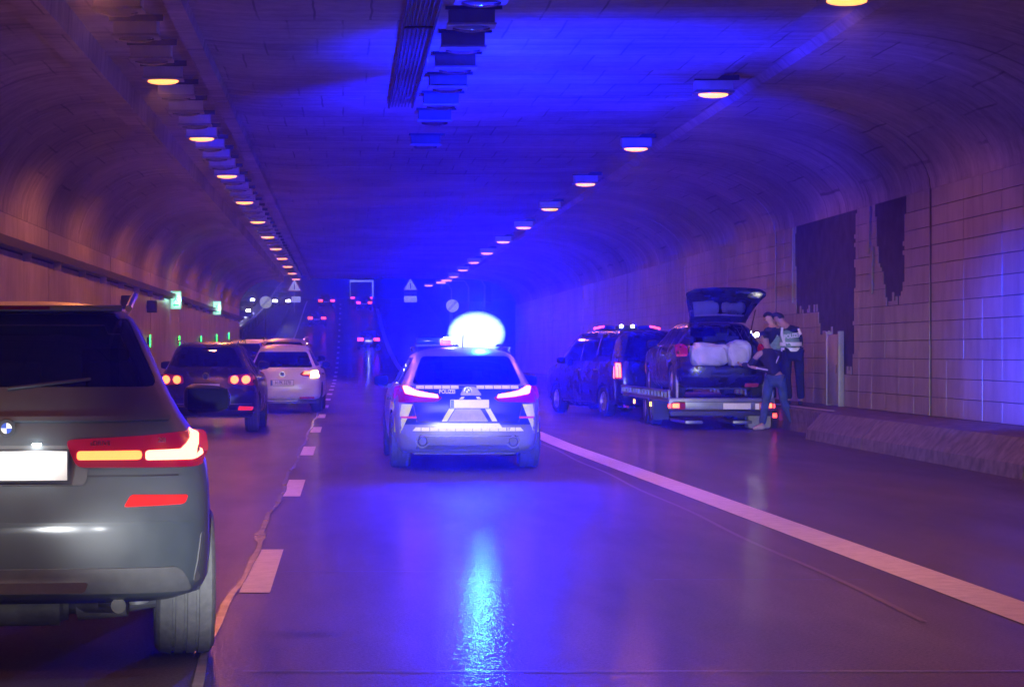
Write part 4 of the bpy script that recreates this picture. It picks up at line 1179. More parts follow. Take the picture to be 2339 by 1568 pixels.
box('ramp', -.62, -.30, .25, 2.2, .10, .16, M['alu'], tr, .01); box('ramp', .25, .60, .25, 2.2, .10, .16, M['alu'], tr, .01)
tube('drawbar', [(0, 7.2, .45), (0, 8.0, .42)], .05, M['steel'], tr, 8)

# ---- dark estate on the trailer with its tailgate open
c = build_car('estate', 4.5, 1.74, 1.44, .96, 'navy', 'loaded_estate', .31, n=3.6, Rr=.38, ov=(.80, .85), cut_rear=False)
hole = rounded([(-.60, .60), (.60, .60), (.62, .90), (.50, 1.36), (-.50, 1.36), (-.62, .90)], .06, 3)
c.cut(c.bm, 'x', hole, lambda p, nn: p.y < 1.2 and nn.y < -.2 and p.z > .4, 'boot', 'glass', keep=False)
c.finish(c.bm)
seats(c, 1.02, rows=(1.45, 2.4))
patch('boot_frame', hole, lambda a, b, o: c.rear(a, b, o) , .004, 'plastic', c.root, .3) if False else None
box('boot_floor', -.60, .60, .12, 1.4, .53, .58, M['interior'], c.root)
box('boot_side', -.66, -.60, .30, 1.4, .56, .98, M['interior'], c.root); box('boot_side', .60, .66, .30, 1.4, .56, .98, M['interior'], c.root)
for sg in (1, -1):
    T = lambda pl, sg=sg: pl if sg > 0 else mirror(pl)
    patch('tail_lamp', rounded(T([(.64, .78), (.82, .76), (.84, .98), (.70, 1.0), (.645, .94)]), .03), c.rear, .014, 'red_lens', c.root, .04)
    patch('reflector_strip', rounded(T([(.66, .775), (.82, .765), (.82, .80), (.66, .81)]), .01), c.rear, .022, 'red_reflector', c.root, .05)
    box('wheel_strap', sg * .80 - .02, sg * .80 + .02, .35, .40, .0, .62, M['refl_grey'], c.root)
patch('bumper_strip', rounded(rect(-.74, .74, .40, .43), .006), c.rear, .012, 'plastic', c.root, .06)
patch('reflector_bar', rounded(rect(.40, .66, .14 + .08, .28), .01), c.rear, .012, 'red_reflector', c.root, .06)
EX, EY = 6.93, 42.25
c.root.location = (EX, EY, DK); c.root.rotation_euler = (0, 0, R(1.0))
tag(c.root, 'dark estate car with raised tailgate and packed boot, standing on the trailer', 'car')
# tailgate: hinge at the rear roof edge, opened upwards
tg = empty('tailgate', (0, .62, 1.40)); tg.parent = c.root
def TG(a, s, o=0.0):        # a across, s along the gate from the hinge, o outward
    ang = R(27 + 14 * (s / 1.05)); bow = .05 * (1 - (a / .7) ** 2)
    return Vector((a, -s * math.cos(R(30)) - o * .45 - bow * .4 * (s / 1.0), s * math.sin(R(30)) * 1.02 + o * .9 + bow * .9 + .07 * math.sin(min(1, s) * 3.1)))
def tgp(name, poly, t, mat, parent, cell=.08):
    return patch(name, poly, lambda a, b, o: TG(a, b, o), t, mat, parent, cell, inner=.035)
WO = [(-.50, .02), (.50, .02), (.66, .62), (.74, 1.0), (.60, 1.10), (-.60, 1.10), (-.74, 1.0), (-.66, .62)]
tgp('lower_panel', rounded([(-.665, .62), (.665, .62), (.74, 1.0), (.60, 1.10), (-.60, 1.10), (-.74, 1.0)], .04), .02, 'navy', tg)
tgp('window_frame', [(-.52, .0), (.52, .0), (.54, .10), (-.54, .10)], .02, 'navy', tg)
tgp('window_frame', [(-.54, .10), (-.455, .10), (-.565, .62), (-.665, .62)], .02, 'navy', tg)
tgp('window_frame', [(.54, .10), (.665, .62), (.565, .62), (.455, .10)], .02, 'navy', tg)
patch('rear_window', [(-.455, .10), (.455, .10), (.565, .62), (-.565, .62)], lambda a, b, o: TG(a, b, o), .004, 'glass_light', tg, .08, inner=.002)
for sg in (-1, 1): tube('gas_strut', [(sg * .56, -.12, -.30), (sg * .60, -.52, .22)], .012, M['chrome'], tg, 6)
# luggage
def lump(name, x, y, z, sx, sy, sz, mat, label, cat, group=None, seed=1, p=.55):
    rnd = random.Random(seed); bm = bmesh.new(); bmesh.ops.create_icosphere(bm, subdivisions=4, radius=1)
    ph = [(rnd.uniform(2, 6), rnd.uniform(0, 6), rnd.uniform(2, 6)) for _ in range(5)]
    for v in bm.verts:
        a = v.co.copy(); q = lambda t: math.copysign(abs(t) ** p, t)
        d = 1 + sum(.022 * math.sin(f * a.x + o_) * math.cos(g * a.z + o_) + .012 * math.sin(g * 2.2 * a.y + f * a.z * 2) for f, o_, g in ph)
        d *= 1 + .05 * math.sin(7 * a.x + ph[0][1]) * math.sin(5 * a.z + ph[1][1]) + .03 * math.sin(13 * a.x + 9 * a.z) - .07 * math.exp(-30 * abs(math.sin(3 * a.x + 2 * a.z + ph[2][1]))) - .05 * math.exp(-25 * abs(math.sin(4 * a.z - 3 * a.x + ph[3][1])))
        v.co = Vector((q(a.x) * sx * d, q(a.y) * sy * d, q(a.z) * sz * d))
    o = bm_obj(name, bm, mat); o.location = (x, y, z); tag(o, label, cat, group); return o
lump('white_bundle', EX - .22, EY + .42, DK + .58 + .22, .36, .26, .22, M['bedding'], 'wide pale bundle filling the left of the open boot', 'bundle', seed=3)
lump('white_sack', EX + .33, EY + .38, DK + .58 + .24, .21, .24, .24, M['bedding'], 'narrower pale sack at the right of the open boot', 'sack', seed=5)
lump('dark_bag', EX + .1, EY + .85, DK + .58 + .30, .30, .2, .16, M['cloth_navy'], 'dark bag lying behind the pale bundles in the boot', 'bag', seed=8)

# ---- distant traffic going uphill
def far_car(x, y, W_, H, mat, label, name='distant_car', zl=.80, hl=False, z=None, rot=0, group=None, lt='far_red', plate_on=True):
    c = Car('estate' if H < 1.6 else 'suv', 4.4, W_, H, 1.0, 3.2, .4, mat, name, 0)
    bm = c.body(); me = bpy.data.meshes.new('body'); bm.to_mesh(me); bm.free(); link('body', me, M[mat], c.root)
    hw = W_ / 2
    w2 = c.prof(H - .14)[0]
    patch('rear_window', rounded([(-hw * .72, 1.02), (hw * .72, 1.02), (w2 * .84, H - .12), (-w2 * .84, H - .12)], .05), c.rear, .006, 'glass', c.root, .2)
    for sg in (-1, 1):
        a, b = (hw * .45, hw * .95) if sg > 0 else (-hw * .95, -hw * .45)
        patch('tail_lamp', rounded(rect(a, b, zl - .10, zl + .12), .05), c.rear, .02, lt, c.root, .1)
        for yy in (.85, 3.5):
            bm = bmesh.new(); rg = add_lathe_x(bm, [(-.1, .2), (-.11, .31), (.11, .31), (.1, .2)], 18, sg * (hw - .14), yy, .31); bm.faces.new(rg[0]); bm.faces.new(rg[-1])
            bm_obj('wheel', bm, M['tyre'], c.root)
        pl = rect(hw * .5, hw * .9, .62, .78) if sg > 0 else rect(-hw * .9, -hw * .5, .62, .78)
        patch('headlight', pl, c.front, .015, 'headlight' if hl else 'chrome', c.root, .1)
    if plate_on: box('number_plate', -.26, .26, -.012, .0, zl - .16, zl - .05, M['plate'], c.root)
    c.root.location = (x, y, elev(y) if z is None else z)
    c.root.rotation_euler = (math.atan(slope(y)) * (1 if rot == 0 else -1), 0, R(rot))
    tag(c.root, label, 'car', group); return c
def atx(u, y): return (u - 789) * y / F
FT = 'cars driving away uphill beyond the tunnel'
fc = far_car(atx(842, 172), 172, 1.75, 1.45, 'navy', 'lowest of the distant cars, alone in the right lane just beyond the tunnel mouth', group=FT)
lamp('plate_light', 'POINT', (atx(842, 172), 171.6, elev(172) + .85), 12, (.9, .95, 1), size=.03)
far_car(atx(724, 209), 209, 1.75, 1.45, 'navy', 'distant car in the left lane, between the lowest car and the topmost pair', group=FT)
far_car(atx(746, 240), 240, 1.8, 1.45, 'navy', 'topmost distant car of the left lane, left of the lorry', group=FT)
far_car(atx(832, 236), 236, 1.7, 1.45, 'navy', 'distant car driving right in front of the pale-rimmed lorry', group=FT)
def far_head(x, y, z, rot=0, p=900):
    lamp('far_headlamp_light', 'SPOT', (x, y, z + .65), p, (.85, .93, 1), size=.2, aim=(x, y + (18 if rot == 0 else -18), z + .3 + (1.3 if rot == 0 else -1.0)), cone=70, blend=.8)
for u_, y_ in ((842, 177), (724, 214), (746, 245)): far_head(atx(u_, y_), y_, elev(y_))
# lorry
ly = 246; lx = atx(826, ly); lz = elev(ly)
lr = empty('lorry', (lx, ly, lz), 0, math.atan(slope(ly))); tag(lr, 'distant box lorry with a bright white rim round its dark rear', 'lorry')
box('box_body', -1.22, 1.22, .02, 7.5, .95, 2.65, M['dark_metal'], lr)
box('cab', -1.15, 1.15, 7.6, 9.4, .6, 2.5, M['dark_metal'], lr, .1)
for (a, b, d, e_) in ((-1.25, 1.25, 2.52, 2.70), (1.12, 1.26, .95, 2.52), (-1.26, -1.20, .95, 2.52)):
    box('rear_rim', a, b, -.05, .015, d, e_, M['rim_m'], lr)
box('chassis', -.9, .9, .1, 9, .55, .93, M['dark_metal'], lr)
for sg in (-1, 1):
    box('tail_lamp', sg * .95 - .22, sg * .95 + .22, -.06, .0, .75, .90, M['far_red'], lr)
    for yy in (1.2, 2.4, 8.3):
        bm = bmesh.new(); rg = add_lathe_x(bm, [(-.14, .3), (-.15, .48), (.15, .48), (.14, .3)], 18, sg * 1.0, yy, .48); bm.faces.new(rg[0]); bm.faces.new(rg[-1]); bm_obj('wheel', bm, M['tyre'], lr)
# oncoming cars on the other carriageway
FO = 'oncoming cars on the other carriageway'
for (u_, v_, y_, lb) in ((566, 682, 221, 'oncoming car with dazzling headlights, the higher one at the end of the left wall'),
                         (556, 702, 201, 'nearest oncoming car, headlights touching the end of the left wall'),
                         (646, 683, 219, 'oncoming car right of the left round sign, one headlight blazing')):
    zr = elev(y_) + 1.40
    far_car(atx(u_, y_), y_ + 0, 1.75, 1.5, 'navy', lb, 'oncoming_car', hl=True, z=zr, rot=180, group=FO, lt='red_lens')
    lamp('far_headlamp_light', 'SPOT', (atx(u_, y_), y_ - 4.5, zr + .7), 60, (1, .95, .85), size=.1, aim=(atx(u_, y_) + 1, y_ - 40, zr - 2), cone=60, blend=.8)

# ================================================================== signs, markers, posts
def facing(name, x, y, z, label, cat, group=None):
    e = empty(name, (x, y, z)); tag(e, label, cat, group); return e
def disc(name, r, t, mat, parent, y=0, z=0):
    bm = bmesh.new(); bmesh.ops.create_cone(bm, segments=32, radius1=r, radius2=r, depth=t, cap_ends=True, matrix=Matrix.Translation((0, y, z)) @ Matrix.Rotation(R(90), 4, 'X'))
    return bm_obj(name, bm, mat, parent)
def prism(name, pts, y0, y1, mat, parent, smooth=False):
    bm = bmesh.new(); a = [bm.verts.new((x, y0, z)) for x, z in pts]; b = [bm.verts.new((x, y1, z)) for x, z in pts]; n = len(pts)
    bm.faces.new(a); bm.faces.new(b)
    for i in range(n): bm.faces.new((a[i], a[(i + 1) % n], b[(i + 1) % n], b[i]))
    return bm_obj(name, bm, mat, parent, smooth)
# emergency exit signs on the left wall
for (u, v, y_, lb) in ((391, 685, 73.5, 'nearer green and white lit exit sign on the left wall'), (486.5, 703, 97, 'farther green and white lit exit sign on the left wall')):
    X_, Z_ = at(u, v, y_); gz = elev(y_)
    e = facing('exit_sign', XL + .20, y_, Z_, lb, 'exit sign', 'lit exit signs of the left wall')
    w = .155; h = .27
    box('case', -w - .012, w + .012, -.04, .04, -h - .012, h + .012, M['green_sign'], e, .006)
    box('wall_arm', -.2, -w, -.02, .02, -.03, .03, M['steel'], e)
    prism('green_border', [(-w, -h), (w, -h), (w, h), (-w, h)], -.043, -.041, M['green_print'], e)
    prism('white_field', [(-w + .015, -h + .015), (w - .015, -h + .015), (w - .015, h - .015), (-w + .015, h - .015)], -.047, -.044, M['green_sign'], e)
    ar = prism('arrow', [(-.10, -.16), (-.03, -.11), (-.03, -.14), (.10, -.14), (.10, -.18), (-.03, -.18), (-.03, -.21)], -.052, -.048, M['green_print'], e)
    fg = bmesh.new(); d = -.052
    for pts in ([(.01, .11), (-.01, .03)], [(-.01, .03), (-.06, -.03), (-.09, -.05)], [(-.01, .03), (.05, -.01), (.05, -.07)], [(.01, .10), (-.05, .07)], [(.01, .10), (.06, .06)]):
        add_tube(fg, [(a, d, b) for a, b in pts], .013, 5)
    bmesh.ops.create_uvsphere(fg, u_segments=10, v_segments=6, radius=.022, matrix=Matrix.Translation((.02, d, .15)))
    bm_obj('running_figure', fg, M['green_print'], e)
    lamp('exit_sign_light', 'POINT', (XL + .35, y_ - .12, Z_), 7, (.45, 1, .75), size=.1)
# green vertical guide lights
for i, (u, v, y_) in enumerate(((344, 778, 65), (409, 778, 76.5), (458, 777, 88), (494, 772, 98.6), (524, 767, 109))):
    X_, Z_ = at(u, v, y_)
    e = facing('guide_light', XL + .10, y_, Z_, f'{ORD[i]} thin green upright guide light from the camera on the left wall', 'guide light', 'green guide lights of the left wall')
    box('tube_light', -.018, .018, -.02, .02, -.17, .17, M['green_led'], e, .006)
    box('bracket', -.10, -.018, -.015, .015, -.10, .10, M['dark_metal'], e)
# earlier ones, seen only through the windows of the grey SUV
for i, y_ in enumerate((43.5, 54)):
    e = facing('guide_light', XL + .10, y_, 1.62, f'{"nearest" if i == 0 else "second nearest"} green guide light, visible only through the grey SUV windows', 'guide light', 'green guide lights of the left wall')
    box('tube_light', -.018, .018, -.02, .02, -.15, .15, M['green_led'], e, .006)
    box('bracket', -.10, -.018, -.015, .015, -.10, .10, M['dark_metal'], e)
# loudspeakers under the duct
for i, (u, v, y_) in enumerate(((281, 690, 57.4), (334, 700, 64.8), (298, 688, 60))):
    if i == 2: break
    X_, Z_ = at(u, v, y_)
    e = facing('wall_speaker', XL + .16, y_, Z_, ['left one of two black horn boxes under the cable duct', 'right one of two black horn boxes under the cable duct'][i], 'speaker', 'black boxes under the cable duct')
    box('case', -.13, .15, -.12, .12, -.17, .17, M['dark_metal'], e, .02)
    box('wall_arm', -.16, -.13, -.04, .04, -.05, .05, M['steel'], e)
# pale hinged cabinet door at the right wall
X_, Z_ = at(1888, 930, 43.0)
e = facing('emergency_cabinet', XW - .01, 42.2, .43, 'pale narrow wall cabinet beside the bare cladding patch, right of the policeman', 'cabinet')
box('door', -.09, -.012, -.545, .415, .02, 1.30, M['pale_block'], e, .01); box('frame', -.11, -.004, .42, .50, 0, 1.36, M['pale_block'], e, .005)
box('frame', -.11, -.004, -.63, -.55, 0, 1.36, M['steel'], e, .005); box('latch', -.11, -.09, -.46, -.42, .6, .75, M['chrome'], e)
# pale block at the foot of the kerb
e = box('kerb_end_block', 7.42, 7.86, 42.55, 42.95, .0, .33, M['pale_block'], None, .07); tag(e, 'rounded pale block on the ground behind the legs of the man in jeans', 'block')
rl = box('ground_lamp', 7.90, 7.97, 42.60, 42.68, .20, .28, M['far_red'], None, .01); tag(rl, 'small red lamp above the pale block between the two legs', 'lamp')
# paint line on the ledge edge by the officers
strip_o = box('ledge_edging', 8.03, 8.10, 38.2, 43.5, .432, .446, M['pale_block'], kerb)

# round end-of-restriction signs and triangular warning signs on posts beyond the mouth
def round_sign(u, v, y_, label):
    X_, Z_ = at(u, v, y_)
    e = facing('round_sign', X_, y_, elev(y_), label, 'road sign', 'white round signs beyond the tunnel'); hz = Z_ - elev(y_)
    gz = 1.38 if X_ < -6 else 0
    tube('post', [(0, .05, gz - .1), (0, .05, hz + .3)], .038, M['steel'], e, 10)
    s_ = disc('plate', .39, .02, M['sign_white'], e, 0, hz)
    c_, s2 = math.cos(R(48)), math.sin(R(48))
    for o_ in (-.045, .0, .045):
        pts = []
        prism('diagonal_bar', [(-.36 * c_ - o_ * s2 - .008 * s2, hz - .36 * s2 + o_ * c_ + .008 * c_), (-.36 * c_ - o_ * s2 + .008 * s2, hz - .36 * s2 + o_ * c_ - .008 * c_),
                               (.36 * c_ - o_ * s2 + .008 * s2, hz + .36 * s2 + o_ * c_ - .008 * c_), (.36 * c_ - o_ * s2 - .008 * s2, hz + .36 * s2 + o_ * c_ + .008 * c_)], -.015, -.011, M['sign_black'], s_)
    lamp('sign_glint', 'SPOT', (X_, y_ - 6, Z_ - 1.5), 45, (1, 1, 1), size=.1, aim=(X_, y_, Z_), cone=9, blend=.5) if False else None
round_sign(607, 690, 146, 'white round sign with diagonal bars left, between oncoming headlights and traffic')
round_sign(1033.5, 698, 140, 'white round sign with diagonal bars just left above the police beacon')
def tri_sign(u, v, y_, label, right):
    X_, Z_ = at(u, v, y_)
    e = facing('warning_sign', X_, y_, elev(y_), label, 'road sign', 'triangular signs beyond the tunnel'); hz = Z_ - elev(y_); s = .78
    gz = 1.38 if X_ < -6 else 0
    tube('post', [(0, .06, gz - .1), (0, .06, hz + .5)], .045, M['steel'], e, 8)
    tri = lambda k: [(-k * s, hz - k * s * .58), (k * s, hz - k * s * .58), (0, hz + k * s * 1.15)]
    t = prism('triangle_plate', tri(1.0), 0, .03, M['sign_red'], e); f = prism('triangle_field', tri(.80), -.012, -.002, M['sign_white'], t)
    prism('symbol', [(-.06, hz - .25), (.06, hz - .25), (.05, hz + .28), (-.05, hz + .28)], -.020, -.014, M['sign_black'], f)
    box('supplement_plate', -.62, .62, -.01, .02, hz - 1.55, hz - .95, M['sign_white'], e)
    if right: box('supplement_plate', -.62, .62, -.01, .02, hz - .85, hz - .52, M['refl_grey'], e)
tri_sign(672.5, 655, 232, 'white warning triangle with a plate under it, left below the last left lamps', False)
tri_sign(937.5, 653, 222, 'white warning triangle with plates under it, left of the right street lamps', True)
# guard rail on the left
gr = empty('guard_rail', (0, 0, 0)); tag(gr, 'thin guard rail climbing beside the other carriageway beyond the left wall', 'guard rail')
bm = bmesh.new(); add_tube(bm, [(-7.15, y_, elev(y_) + 1.4 + .72) for y_ in range(123, 262, 6)], .10, 8)
for v in bm.verts: v.co.x = -7.15 + (v.co.x + 7.15) * .35
bm_obj('rail', bm, M['alu'], gr)
for y_ in range(124, 260, 6): box('post', -7.2, -7.12, y_ - .05, y_ + .05, elev(y_) + 1.3, elev(y_) + 2.05, M['steel'], gr)
# street lamps beyond the mouth
for i, (u, v, y_) in enumerate(((1020, 640, 131), (1007, 645, 148), (979, 652, 172))):
    X_, Z_ = at(u, v, y_)
    e = facing('street_lamp', 7.9, y_, elev(y_), ['nearest of three lit street lamps beyond the right lamp row', 'middle of three lit street lamps beyond the right lamp row', 'farthest, leftmost of three lit street lamps beyond the right lamp row'][i], 'street lamp', 'street lamps beyond the tunnel')
    hz = Z_ - elev(y_)
    tube('pole', [(0, 0, -.1), (0, 0, hz - .3), (-.25, 0, hz + .1), (X_ - 7.9 + .3, 0, hz + .12)], [.07, .05, .04, .03], M['steel'], e, 8)
    hd = box('lamp_head', X_ - 7.9 - .35, X_ - 7.9 + .35, -.2, .2, hz + .02, hz + .16, M['housing'], e, .03)
    box('lens', X_ - 7.9 - .28, X_ - 7.9 + .28, -.15, .15, hz - .05, hz + .02, M['sodium'], hd, .02)
    lamp('street_light', 'SPOT', (X_, y_, Z_ - .1), 120, (1, .5, .22), size=.1, aim=(X_, y_, 0), cone=150, blend=.4)
# direction sign beyond the mouth on the right, too far to read
e = facing('direction_sign', 9.2, 176, elev(176), 'large blue direction sign beyond the tunnel, faint behind the blue glare', 'road sign')
hz = at(1050, 662, 176)[1] - elev(176)
box('plate', -1.9, 1.9, -.03, .03, hz - .9, hz + .9, M['sign_blue'], e, .02)
for x in (-1.2, 1.2): tube('post', [(x, .08, -.1), (x, .08, hz + .8)], .06, M['steel'], e, 8)
bx = [(-1.5, .1, .25), (-1.0, .05, .3), (-.5, .1, .25), (0, .1, .2)]

# ================================================================== people
def skin_mesh(nodes, edges, root, name, mat, parent, sub=2, extra=None):
    keys = list(nodes); me = bpy.data.meshes.new(name)
    me.from_pydata([nodes[k][:3] for k in keys], [(keys.index(a), keys.index(b)) for a, b in edges], [])
    o = bpy.data.objects.new(name, me); COL.objects.link(o)
    md = o.modifiers.new('s', 'SKIN'); md.use_smooth_shade = True; md.branch_smoothing = .4
    o.modifiers.new('d', 'SUBSURF').levels = sub; o.modifiers['d'].render_levels = sub
    for i, k in enumerate(keys):
        r = nodes[k][3]; sv = me.skin_vertices[0].data[i]
        sv.radius = (r, r) if not isinstance(r, tuple) else r; sv.use_root = (k == root)
    dg = bpy.context.evaluated_depsgraph_get(); dg.update()
    m2 = bpy.data.meshes.new_from_object(o.evaluated_get(dg)); bpy.data.objects.remove(o); m2.name = name
    m2.materials.clear(); m2.materials.append(mat)
    r = bpy.data.objects.new(name, m2); COL.objects.link(r); m2.shade_smooth()
    if parent: r.parent = parent
    return r
def lerp(a, b, t): return tuple(a[i] * (1 - t) + b[i] * t for i in range(3))
def hand(nodes, edges, wr, d, side, k):
    d = Vector(d).normalized(); s = Vector(side).normalized(); nrm = d.cross(s)
    pal = Vector(wr) + d * .07
    nodes[k + 'p'] = (*pal, .030); edges.append((k + 'w', k + 'p'))
def fingers(bm_parent, wr, d, side, mat, curl=.5):
    d = Vector(d).normalized(); s = Vector(side).normalized(); nrm = d.cross(s).normalized()
    bm = bmesh.new(); base = Vector(wr) + d * .075
    for i, (o_, L_) in enumerate(((-.030, .065), (-.010, .078), (.010, .074), (.029, .058))):
        p0 = base + s * o_; p1 = p0 + d * L_ * .45 + nrm * .01 * curl; p2 = p1 + (d * .7 + nrm * curl).normalized() * L_ * .33; p3 = p2 + (d * .3 + nrm * curl * 1.6).normalized() * L_ * .28
        add_tube(bm, [p0 - d * .02, p0, p1, p2, p3], [.010, .0095, .009, .0085, .006], 7)
    t0 = Vector(wr) + d * .03 - s * .028; t1 = t0 + (d * .6 - s * .8).normalized() * .035; t2 = t1 + (d + nrm * .5).normalized() * .03
    add_tube(bm, [t0, t1, t2], [.012, .0105, .008], 7)
    return bm_obj('fingers', bm, mat, bm_parent)
def person(name_label, loc, J, shirt, trousers, shoes, cap=None, group=None, head_dir=(0, 1, 0)):
    """J: joint name -> world-like local coordinates"""
    root = empty('person', loc); tag(root, name_label, 'person', group)
    n = {}; e = []
    def N(k, p, r): n[k] = (*p, r)
    N('pel', J['pel'], .115); N('wai', lerp(J['pel'], J['chest'], .45), (.12, .10)); N('chest', J['chest'], (.155, .115)); N('sho', J['sho'], (.125, .085)); N('neck', J['neck'], .052)
    hd = Vector(J['head']) - Vector(J['neck']); up = hd.normalized()
    N('hd1', tuple(Vector(J['head']) - up * .035), (.070, .080)); N('hd2', tuple(Vector(J['head']) + up * .045), (.070, .080)); N('hd3', tuple(Vector(J['head']) + up * .085), (.042, .046))
    e += [('pel', 'wai'), ('wai', 'chest'), ('chest', 'sho'), ('sho', 'neck'), ('neck', 'hd1'), ('hd1', 'hd2'), ('hd2', 'hd3')]
    for s in 'lr':
        N(s + 'h', J[s + 'hip'], .092); N(s + 'k', J[s + 'knee'], .060); N(s + 'c', lerp(J[s + 'knee'], J[s + 'ank'], .35), .058); N(s + 'a', J[s + 'ank'], .038); N(s + 't', J[s + 'toe'], .036)
        N(s + 's', J[s + 'sh'], .060); N(s + 'e', J[s + 'el'], .043); N(s + 'w', J[s + 'wr'], .029)
        e += [('pel', s + 'h'), (s + 'h', s + 'k'), (s + 'k', s + 'c'), (s + 'c', s + 'a'), (s + 'a', s + 't'), ('sho', s + 's'), (s + 's', s + 'e'), (s + 'e', s + 'w')]
        d = Vector(J[s + 'wr']) - Vector(J[s + 'el']); hand(n, e, J[s + 'wr'], d, (0, 0, 1), s)
    skin_mesh(n, e, 'pel', 'body', M['skin'], root)
    for s in 'lr':
        d = Vector(J[s + 'wr']) - Vector(J[s + 'el']); fingers(root, J[s + 'wr'], d, Vector((0.3, 0.2, 1)).cross(d), M['skin'], .8)
    # clothes follow the same skeleton a little larger
    def grow(keys, add, edges, rt, nm, mat):
        q = {}
        for k in keys:
            r = n[k][3]; q[k] = (*n[k][:3], tuple(x + add for x in r) if isinstance(r, tuple) else r + add)
        return q
    ks = ['wai', 'chest', 'sho', 'ls', 'le', 'rs', 're']; q = grow(ks, .020, None, None, None, None)
    q['hem'] = (*lerp(J['pel'], J['chest'], .02), (.165, .135)); 
    for s in 'lr': q[s + 'cuff'] = (*lerp(J[s + 'el'], J[s + 'wr'], .88), .043)
    q['col'] = (*lerp(J['sho'], J['neck'], .72), .062)
    top = skin_mesh(q, [('hem', 'wai'), ('wai', 'chest'), ('chest', 'sho'), ('sho', 'col'), ('sho', 'ls'), ('ls', 'le'), ('le', 'lcuff'), ('sho', 'rs'), ('rs', 're'), ('re', 'rcuff')], 'hem', 'jacket', shirt, root)
    q = {'pel': (*J['pel'], (.150, .125))}
    ed = []
    for s in 'lr':
        q[s + 'h'] = (*J[s + 'hip'], .112); q[s + 'm'] = (*lerp(J[s + 'hip'], J[s + 'knee'], .5), .095); q[s + 'k'] = (*J[s + 'knee'], .078)
        q[s + 'c'] = (*lerp(J[s + 'knee'], J[s + 'ank'], .5), .075); q[s + 'a'] = (*lerp(J[s + 'knee'], J[s + 'ank'], .97), .068)
        ed += [('pel', s + 'h'), (s + 'h', s + 'm'), (s + 'm', s + 'k'), (s + 'k', s + 'c'), (s + 'c', s + 'a')]
    skin_mesh(q, ed, 'pel', 'trousers', trousers, root)
    for s in 'lr':
        a = Vector(J[s + 'ank']); t = Vector(J[s + 'toe']); d = (t - a); d.z = 0; d.normalize()
        heel = a - d * .06
        q = {'a': (heel.x, heel.y, t.z - .005, .042), 'b': (a.x, a.y, t.z + .005, .05), 'c': (*lerp(a, t, .6)[:2], t.z - .002, .046), 'd': (t.x + d.x * .05, t.y + d.y * .05, t.z - .01, .032), 'u': (a.x, a.y, a.z + .02, .048)}
        skin_mesh(q, [('a', 'b'), ('b', 'c'), ('c', 'd'), ('b', 'u')], 'b', 'shoe', shoes, root)
    # hair or cap, ears, nose
    hp = Vector(J['head']); f = Vector(head_dir).normalized(); rt = f.cross(up).normalized()
    bm = bmesh.new(); bmesh.ops.create_uvsphere(bm, u_segments=20, v_segments=14, radius=1)
    mt = Matrix((rt, f, up)).transposed()
    dels = []
    for v in bm.verts:
        c = v.co.copy()
        if c.z < -.05 and c.y > -.1 or c.z < -.65 or (c.z < .25 and c.y > .55): dels.append(v)
        v.co = mt @ Vector((c.x * .088, c.y * .104 - .006, c.z * .098)) + hp + up * .045
    bmesh.ops.delete(bm, geom=dels, context='VERTS')
    bm_obj('cap' if cap else 'hair', bm, cap or M['hair'], root)
    for s_ in (-1, 1):
        bm = bmesh.new(); bmesh.ops.create_uvsphere(bm, u_segments=8, v_segments=6, radius=.024, matrix=Matrix.Translation(hp + rt * s_ * .083 + up * .01)); bm_obj('ear', bm, M['skin'], root)
    bm = bmesh.new(); add_tube(bm, [hp + f * .07 + up * .03, hp + f * .105 - up * .005, hp + f * .075 - up * .012], [.008, .014, .012], 8); bm_obj('nose', bm, M['skin'], root)
    for s_ in (-1, 1):
        bm = bmesh.new(); bmesh.ops.create_uvsphere(bm, u_segments=8, v_segments=6, radius=.010, matrix=Matrix.Translation(hp + f * .078 + rt * s_ * .03 + up * .025)); bm_obj('eye', bm, M['hair'], root)
    return root, n
# the man in jeans leaning into the boot
J = dict(pel=(0, 0, .93), chest=(-.06, .10, 1.24), sho=(-.10, .17, 1.40), neck=(-.12, .20, 1.52), head=(-.15, .26, 1.66),
         lhip=(-.10, .02, .90), rhip=(.10, -.02, .90), lknee=(-.17, .02, .50), rknee=(.16, .03, .50), lank=(-.27, -.16, .09), rank=(.33, -.12, .09), ltoe=(-.38, -.10, .045), rtoe=(.42, .02, .045),
         lsh=(-.27, .17, 1.38), rsh=(.10, .13, 1.37), lel=(-.42, .28, 1.16), rel=(-.05, .02, 1.07), lwr=(-.52, .50, 1.18), rwr=(-.36, .12, 1.13))
man, mn = person('man in blue jeans and dark top with pale sleeve stripe reaching into the boot', (7.78, 41.75, 0), J, M['hoodie'], M['denim'], M['shoe'], head_dir=(-.7, .7, -.2))
bm = bmesh.new()
for a, b in ((J['rsh'], J['rel']), (J['rel'], J['rwr'])):
    pts = []
    for t in (.12, .5, .9):
        p = Vector(lerp(a, b, t)); pts.append(p + Vector((-.01, -.066 if a is J['rsh'] else -.060, .0)))
    add_tube(bm, pts, .014, 6)
bm_obj('sleeve_stripe', bm, M['bedding'], man)
